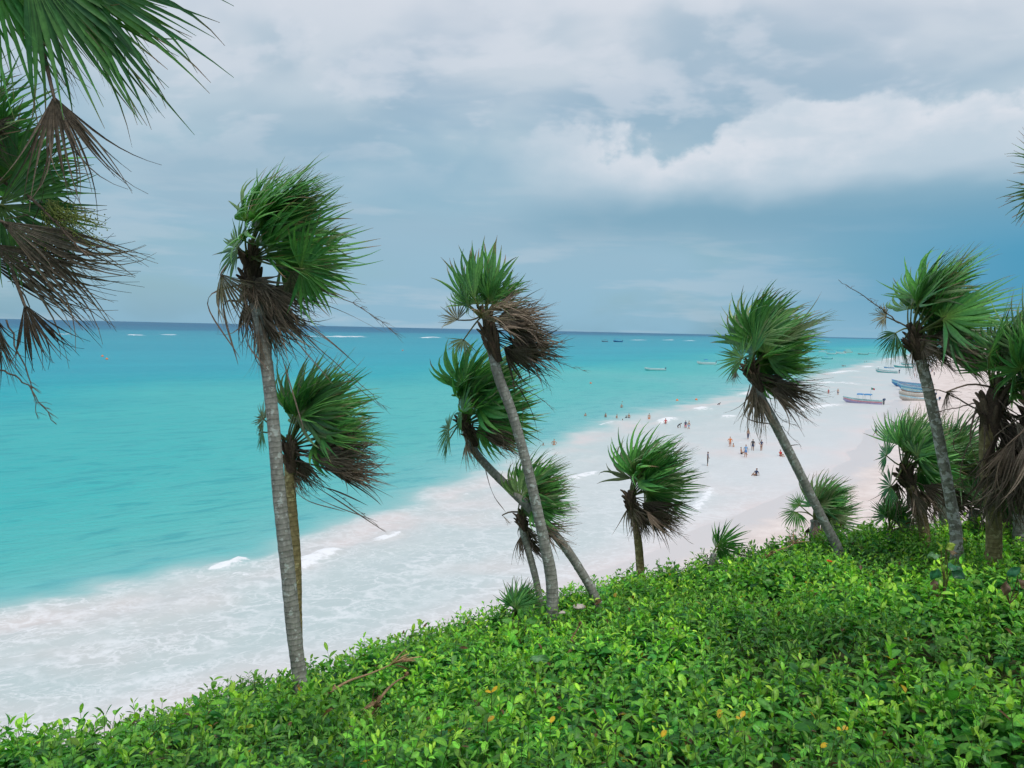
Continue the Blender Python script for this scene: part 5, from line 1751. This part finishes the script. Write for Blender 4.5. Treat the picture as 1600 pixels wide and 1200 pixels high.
# ------------------------------------------------------------------ people
def build_body(pose):
    """one skinned figure, 1.70 m; returns mesh with slots skin, top, bottom, hair"""
    J = {}
    E = []

    def j(name, co, r, par=None, zone=0, r2=None):
        J[name] = [Vector(co), (r, r2 or r), zone]
        if par:
            E.append((par, name))
    lean = pose.get('lean', 0.0)       # forward bend at the hips (towards -y)
    ca, sa = math.cos(lean), math.sin(lean)
    hipz = pose.get('hip', 0.92)

    def T(x, y, z):                    # torso point given relative to hip
        return (x, y * ca - z * sa, hipz + z * ca + y * sa)
    j('pelvis', T(0, 0, 0), 0.13, None, 2, 0.10)
    j('waist', T(0, 0, 0.16), 0.115, 'pelvis', 1, 0.09)
    j('chest', T(0, 0.0, 0.36), 0.145, 'waist', 1, 0.105)
    j('neckb', T(0, 0.01, 0.50), 0.06, 'chest', 1)
    j('neck', T(0, 0.0, 0.57), 0.05, 'neckb', 0)
    j('jaw', T(0, -0.025, 0.635), 0.066, 'neck', 0)
    j('head', T(0, 0.0, 0.71), 0.085, 'jaw', 3)
    j('crown', T(0, 0.01, 0.775), 0.06, 'head', 3)
    j('nose', T(0, -0.10, 0.675), 0.014, 'jaw', 0)
    for s, tagc in ((1, 'l'), (-1, 'r')):
        arm = pose.get('arm_' + tagc, ((0.24, 0.02, 0.20), (0.25, -0.06, -0.04)))
        j('sh' + tagc, T(s * 0.175, 0.0, 0.45), 0.062, 'chest', 1)
        j('el' + tagc, T(s * arm[0][0], arm[0][1], arm[0][2]), 0.042, 'sh' + tagc, 0)
        j('wr' + tagc, T(s * arm[1][0], arm[1][1], arm[1][2]), 0.028, 'el' + tagc, 0)
        hd = (Vector(T(s * arm[1][0], arm[1][1], arm[1][2])) - Vector(T(s * arm[0][0], arm[0][1], arm[0][2]))).normalized()
        w_ = J['wr' + tagc][0]
        j('pa' + tagc, w_ + hd * 0.07, 0.032, 'wr' + tagc, 0, 0.018)
        leg = pose.get('leg_' + tagc, ((0.10, -0.01, 0.49), (0.10, 0.02, 0.08)))
        j('hp' + tagc, (s * 0.095, 0, hipz - 0.06), 0.088, 'pelvis', 2)
        j('kn' + tagc, (s * leg[0][0], leg[0][1], leg[0][2]), 0.058, 'hp' + tagc, 2 if pose.get('long', False) else 0)
        j('an' + tagc, (s * leg[1][0], leg[1][1], leg[1][2]), 0.036, 'kn' + tagc, 0)
        j('to' + tagc, (s * (leg[1][0] + 0.02), leg[1][1] - 0.15, leg[1][2] - 0.055), 0.028, 'an' + tagc, 0)
    names = list(J)
    idx = {n_: k for k, n_ in enumerate(names)}
    verts = [J[n_][0] for n_ in names]
    radii = [J[n_][1] for n_ in names]
    zones = [J[n_][2] for n_ in names]
    edges = [(idx[a_], idx[b_]) for a_, b_ in E]
    roots = [idx['pelvis']]
    for s, tagc in ((1, 'l'), (-1, 'r')):       # fingers and thumb, rooted in the palm
        pa, wr = J['pa' + tagc][0], J['wr' + tagc][0]
        hd = (pa - wr).normalized()
        acr = hd.cross(Vector((1, 0.2, 0.1))).normalized()
        for q_, (o_, ln) in enumerate(((-0.028, 0.065), (-0.010, 0.08), (0.010, 0.085), (0.028, 0.075), (-0.04, 0.05))):
            b_ = pa + acr * o_ - hd * (0.0 if q_ < 4 else 0.04)
            m_ = b_ + hd * ln * 0.6 + (acr * -0.03 if q_ == 4 else Vector((0, 0, 0)))
            e_ = m_ + hd * ln * 0.4 + Vector((0, -0.012, 0))
            k0 = len(verts)
            verts += [b_, m_, e_]
            radii += [(0.009, 0.009), (0.008, 0.008), (0.006, 0.006)]
            zones += [0, 0, 0]
            edges += [(k0, k0 + 1), (k0 + 1, k0 + 2)]
            roots.append(k0)
    me_ = bpy.data.meshes.new('skeleton')
    me_.from_pydata([tuple(v) for v in verts], edges, [])
    ob = bpy.data.objects.new('skeleton', me_)
    COL.objects.link(ob)
    bm = bmesh.new()
    bm.from_mesh(me_)
    lay = bm.verts.layers.skin.verify()
    bm.verts.ensure_lookup_table()
    for k, v in enumerate(bm.verts):
        v[lay].radius = radii[k]
        v[lay].use_root = k in roots
    bm.to_mesh(me_)
    bm.free()
    ob.modifiers.new('skin', 'SKIN')
    sm = ob.modifiers.new('sub', 'SUBSURF')
    sm.levels = 1
    sm.render_levels = 1
    dg = bpy.context.evaluated_depsgraph_get()
    out = bpy.data.meshes.new_from_object(ob.evaluated_get(dg))
    bpy.data.objects.remove(ob)
    bpy.data.meshes.remove(me_)
    out.name = 'person'
    jp = np.array([list(v) for v in verts])
    # zones along the bones
    smp, sz_ = [], []
    for a_, b_ in edges:
        for t_ in (0.0, 0.25, 0.5, 0.75, 1.0):
            smp.append(jp[a_] * (1 - t_) + jp[b_] * t_)
            sz_.append(zones[a_] if t_ < 0.45 else zones[b_])
    smp = np.array(smp)
    sz_ = np.array(sz_)
    out.materials.clear()
    for k in range(4):
        out.materials.append(paint((0.4, 0.25, 0.18)))
    hv = Vector(J['head'][0])
    fw = Vector(T(0, -0.1, 0.71)) - Vector(T(0, 0, 0.71))
    for f_ in out.polygons:
        c_ = np.array(f_.center)
        z_ = int(sz_[np.argmin(((smp - c_) ** 2).sum(1))])
        if z_ == 3 and (Vector(c_) - hv).dot(fw.normalized()) > 0.045:
            z_ = 0                      # the face stays bare
        f_.material_index = z_
        f_.use_smooth = True
    return out


POSES = {
    'stand': build_body({}),
    'stand_long': build_body({'long': True, 'arm_l': ((0.26, 0.0, 0.22), (0.20, -0.14, 0.06)), 'arm_r': ((0.25, 0.03, 0.2), (0.26, -0.03, -0.05))}),
    'hips': build_body({'arm_l': ((0.33, 0.05, 0.24), (0.17, -0.03, 0.06)), 'arm_r': ((0.33, 0.05, 0.24), (0.17, -0.03, 0.06))}),
    'walk': build_body({'arm_l': ((0.22, 0.12, 0.22), (0.22, 0.10, -0.02)), 'arm_r': ((0.22, -0.10, 0.22), (0.20, -0.22, 0.04)),
                        'leg_l': ((0.09, -0.16, 0.52), (0.09, -0.18, 0.08)), 'leg_r': ((0.09, 0.10, 0.49), (0.09, 0.34, 0.14))}),
    'bend': build_body({'lean': 0.95, 'hip': 0.82, 'arm_l': ((0.22, -0.22, 0.34), (0.18, -0.40, 0.22)), 'arm_r': ((0.22, -0.22, 0.34), (0.18, -0.40, 0.22)),
                        'leg_l': ((0.11, -0.12, 0.46), (0.11, 0.04, 0.08)), 'leg_r': ((0.11, -0.12, 0.46), (0.11, 0.04, 0.08))}),
    'sit': build_body({'hip': 0.14, 'lean': -0.12, 'arm_l': ((0.26, 0.08, 0.22), (0.25, 0.12, -0.02)), 'arm_r': ((0.24, -0.14, 0.22), (0.16, -0.32, 0.10)),
                       'leg_l': ((0.12, -0.36, 0.40), (0.12, -0.62, 0.08)), 'leg_r': ((0.14, -0.38, 0.36), (0.14, -0.70, 0.08))}),
    'lift': build_body({'arm_l': ((0.28, -0.08, 0.56), (0.20, -0.12, 0.78)), 'arm_r': ((0.28, -0.04, 0.36), (0.24, -0.22, 0.30))}),
}
SK1, SK2, SK3 = (0.45, 0.26, 0.18), (0.30, 0.16, 0.10), (0.55, 0.36, 0.27)
HR, BLK, NVY, RED, PNK, BLU, ORG, GRN, WHT = (0.02, 0.015, 0.012), (0.02, 0.02, 0.025), (0.03, 0.05, 0.12), (0.5, 0.05, 0.05), (0.7, 0.22, 0.28), (0.08, 0.22, 0.5), (0.7, 0.22, 0.06), (0.08, 0.3, 0.15), (0.75, 0.75, 0.75)


def person(label, px, py, pose, skin, top, bottom, sink=0.0, face=0.0, hgt=1.0, group='bathers in the surf', hair=HR):
    """px, py: where the water or sand meets the figure; sink: metres of it below that"""
    g_ = G(px, py, 0)
    z_ = sand_z(g_.x, g_.y)
    if z_ > 0.02:
        g_ = G(px, py, z_)
        z_ = sand_z(g_.x, g_.y)
    o_ = link('person', POSES[pose], None, (g_.x, g_.y, z_ - sink))
    o_.rotation_euler = (0, 0, face)
    o_.scale = (hgt, hgt, hgt)
    for k, c_ in enumerate((skin, top or skin, bottom, hair)):
        o_.material_slots[k].link = 'OBJECT'
        o_.material_slots[k].material = paint(c_, 0.7, 0.05)
    return tag(o_, label, 'person', group)


def z6(x, y):
    return 800 + x / 3.077, 560 + y / 3.077


person('bather shoulder deep in turquoise water, farthest from the others toward the trio', *z6(353, 276), 'stand', SK1, None, NVY, 1.15, 0.4)
person('bare-chested bather waist deep beside the outermost one', *z6(450, 282), 'stand', SK1, None, NVY, 0.92, 2.2)
person('bather with hands on hips, waist deep in the outer group', *z6(504, 288), 'hips', SK1, None, RED, 0.95, 1.0)
person('bather farther out behind the waist-deep group', *z6(527, 236), 'stand', SK1, None, BLK, 0.95, 0.2)
person('swimmer of whom only a dark head shows, farthest out', *z6(530, 211), 'stand', SK1, None, BLK, 1.42, 0.0)
person('swimmer with head and shoulders showing in front of the waist-deep group', *z6(531, 299), 'stand', SK2, None, BLK, 1.38, 1.0)
person('dark-haired bather crouched low beside a taller companion', *z6(549, 286), 'stand', SK2, BLK, BLK, 1.25, 0.5)
person('bather standing waist deep at the shoreward end of the outer group', *z6(562, 287), 'stand', SK1, None, NVY, 0.85, -0.6)
person('bather in orange trunks wading thigh deep, alone', *z6(659, 291), 'stand', SK3, None, ORG, 0.72, 2.6)
person('dark-haired bather in red standing before a breaking wave', *z6(738, 318), 'hips', SK1, RED, NVY, 0.65, 0.3)
person('person in black bending forward in the surf', *z6(796, 334), 'bend', SK2, BLK, BLK, 0.45, 1.3)
person('person in dark blue shirt standing by a bare-chested companion', *z6(834, 336), 'stand', SK2, NVY, PNK, 0.45, 0.2)
person('bare-chested bather in blue trunks beside the dark blue shirt', *z6(850, 340), 'walk', SK3, None, BLU, 0.35, -1.4)
person('swimmer of whom only the head shows, left of a bather with tan shoulders', *z6(150, 417), 'stand', SK2, None, BLK, 1.38, 0.0)
person('tan bather waist deep near the trio of palms', *z6(202, 417), 'hips', SK1, None, ORG, 0.88, 0.0)
person('small dark head in the foam between the trio and the bathers', *z6(579, 407), 'stand', SK1, None, BLK, 1.42, 0.0)
person('person in a pink top wading just above the single small palm', *z6(691, 436), 'stand', SK1, PNK, BLK, 0.45, 0.3)
person('sunburnt bather in a red bikini, knee deep', *z6(1048, 424), 'hips', SK3, ORG, RED, 0.35, 0.0)
person('child of whom head and shoulders show beside the red bikini', *z6(1066, 426), 'sit', SK1, None, BLK, 0.4, 0.8)
person('bare-chested person in dark shorts standing farthest back of the wading group', *z6(1134, 390), 'stand_long', SK1, None, NVY, 0.1, 0.6)
person('person in black shirt and shorts, knee deep in the wading group', *z6(1157, 443), 'stand', SK2, BLK, NVY, 0.2, -0.4)
person('person in dark swimsuit with hands on hips, closest to the slender trunk', *z6(1198, 443), 'hips', SK1, NVY, BLK, 0.25, 0.5)
person('bare-chested person sitting in the shallows beside the blue shirt', *z6(1103, 459), 'sit', SK1, None, BLK, 0.05, 0.9)
person('person in a light blue shirt standing before the seated one', *z6(1123, 474), 'stand', SK1, (0.2, 0.36, 0.6), BLU, 0.15, 0.0)
person('person in a dark wetsuit standing alone, nearest of the bathers', *z6(940, 514), 'stand_long', SK2, NVY, BLK, 0.12, 1.3)
person('person in a red shirt sitting in the swash by the slender trunk', *z6(1291, 470), 'sit', SK1, RED, RED, 0.08, 0.3)
person('person in a dark shirt sitting low in the wash, lowest of the bathers', *z6(1174, 563), 'sit', SK2, NVY, BLK, 0.12, -0.9)
person('swimmer in black leaning in the foam below the orange buoys', *z6(988, 222), 'bend', SK2, BLK, BLK, 0.8, 1.2)
person('bather in red trunks seen through the slender palm, first of two', *z6(1167, 214), 'stand', SK3, None, RED, 0.3, 0.4)
person('bather seen through the slender palm, the taller of two', *z6(1182, 226), 'walk', SK3, None, ORG, 0.2, 0.2)
person('lone wader standing off the tip of the slender palm leaves', *z6(1567, 176), 'stand', SK3, None, NVY, 0.2, 0.0)


def z7(x, y):
    return 1250 + x / 5.926, 500 + y / 5.926


far_g = 'people far along the beach'
person('wader standing alone in front of the pink-striped boat bow', *z7(350, 690), 'stand', SK3, None, BLU, 0.1, 0.2, group=far_g)
person('bather in red at the tips of the slender palm leaves', *z7(263, 684), 'stand', SK3, RED, RED, 0.4, 0.2, group=far_g)
for k, (x_, y_, lab) in enumerate([(391, 429, 'far swimmer, first of three in a row off the moored boats'), (404, 429, 'far swimmer, middle one of three in a row'), (418, 430, 'far swimmer, last of three in a row'),
                                   (599, 391, 'far swimmer, one of two dots before the beached area'), (616, 390, 'far swimmer, other of two dots before the beached area')]):
    person(lab, *z7(x_, y_), 'stand', SK2, None, BLK, 0.9, 0.3 * k, group=far_g)
for k, (x_, y_, ps, tp, bt, lab) in enumerate([
        (1065, 478, 'walk', RED, RED, 'far beach walker in red beside the lichen trunk'), (1091, 472, 'stand_long', NVY, BLK, 'far beach walker in navy, next to the one in red'),
        (1062, 534, 'stand', PNK, RED, 'far walker in pink at the water edge, left of the lichen trunk'), (1081, 535, 'stand_long', BLK, BLK, 'far walker in black at the water edge by the one in pink'),
        (1192, 492, 'stand', PNK, PNK, 'far walker in rose, just past the lichen trunk'), (1218, 486, 'walk', BLU, NVY, 'far walker in blue on the dry sand'),
        (1242, 518, 'stand_long', NVY, BLK, 'far walker in dark clothes, nearest on the dry sand'), (1228, 484, 'stand', WHT, RED, 'far walker in a white shirt beside the one in blue'),
        (1271, 392, 'stand', RED, BLK, 'farthest walker in a red top on the sand'), (1300, 366, 'stand', BLK, BLK, 'farthest walker in black on the sand'), (1312, 362, 'walk', BLU, BLK, 'farthest walker in blue on the sand'),
        (1232, 414, 'bend', BLK, NVY, 'far figure in black stooping on the sand by the boats')]):
    person(lab, *z7(x_, y_), ps, SK1 if k % 2 else SK3, tp, bt, 0.0, 0.5 * k, group=far_g)
CROWD = [(1205, 500, 'stand', WHT, BLU, 'far walker in white with blue shorts among the crowd past the lichen trunk'), (1180, 470, 'hips', None, RED, 'far bare-chested walker in red shorts near the lichen trunk'),
         (1255, 470, 'stand', BLU, BLK, 'far walker in a blue shirt behind the one in dark clothes'), (1262, 440, 'walk', RED, NVY, 'far walker in red and navy higher up the sand'),
         (1285, 425, 'stand_long', WHT, BLK, 'far walker in white over black, alone up the sand'), (1215, 430, 'stand', NVY, NVY, 'far walker all in navy near the dark-trimmed boat'),
         (1245, 395, 'hips', None, BLU, 'far bare-chested walker in blue beyond the stooping figure'), (1290, 395, 'walk', GRN, BLK, 'farthest walker in a green top on the sand'),
         (1175, 445, 'stand', ORG, BLK, 'far walker in orange by the water past the lichen trunk'), (1330, 372, 'stand', WHT, WHT, 'farthest walker all in white on the sand')]
for k, (x_, y_, ps, tp, bt, lab) in enumerate(CROWD):
    person(lab, *z7(x_, y_), ps, SK1 if k % 2 else SK3, tp, bt, 0.0, 0.7 * k, group=far_g)
person('person in dark clothes wading at the shore above the short ringed palm', 1368, 681, 'walk', SK2, NVY, BLK, 0.1, 0.8)
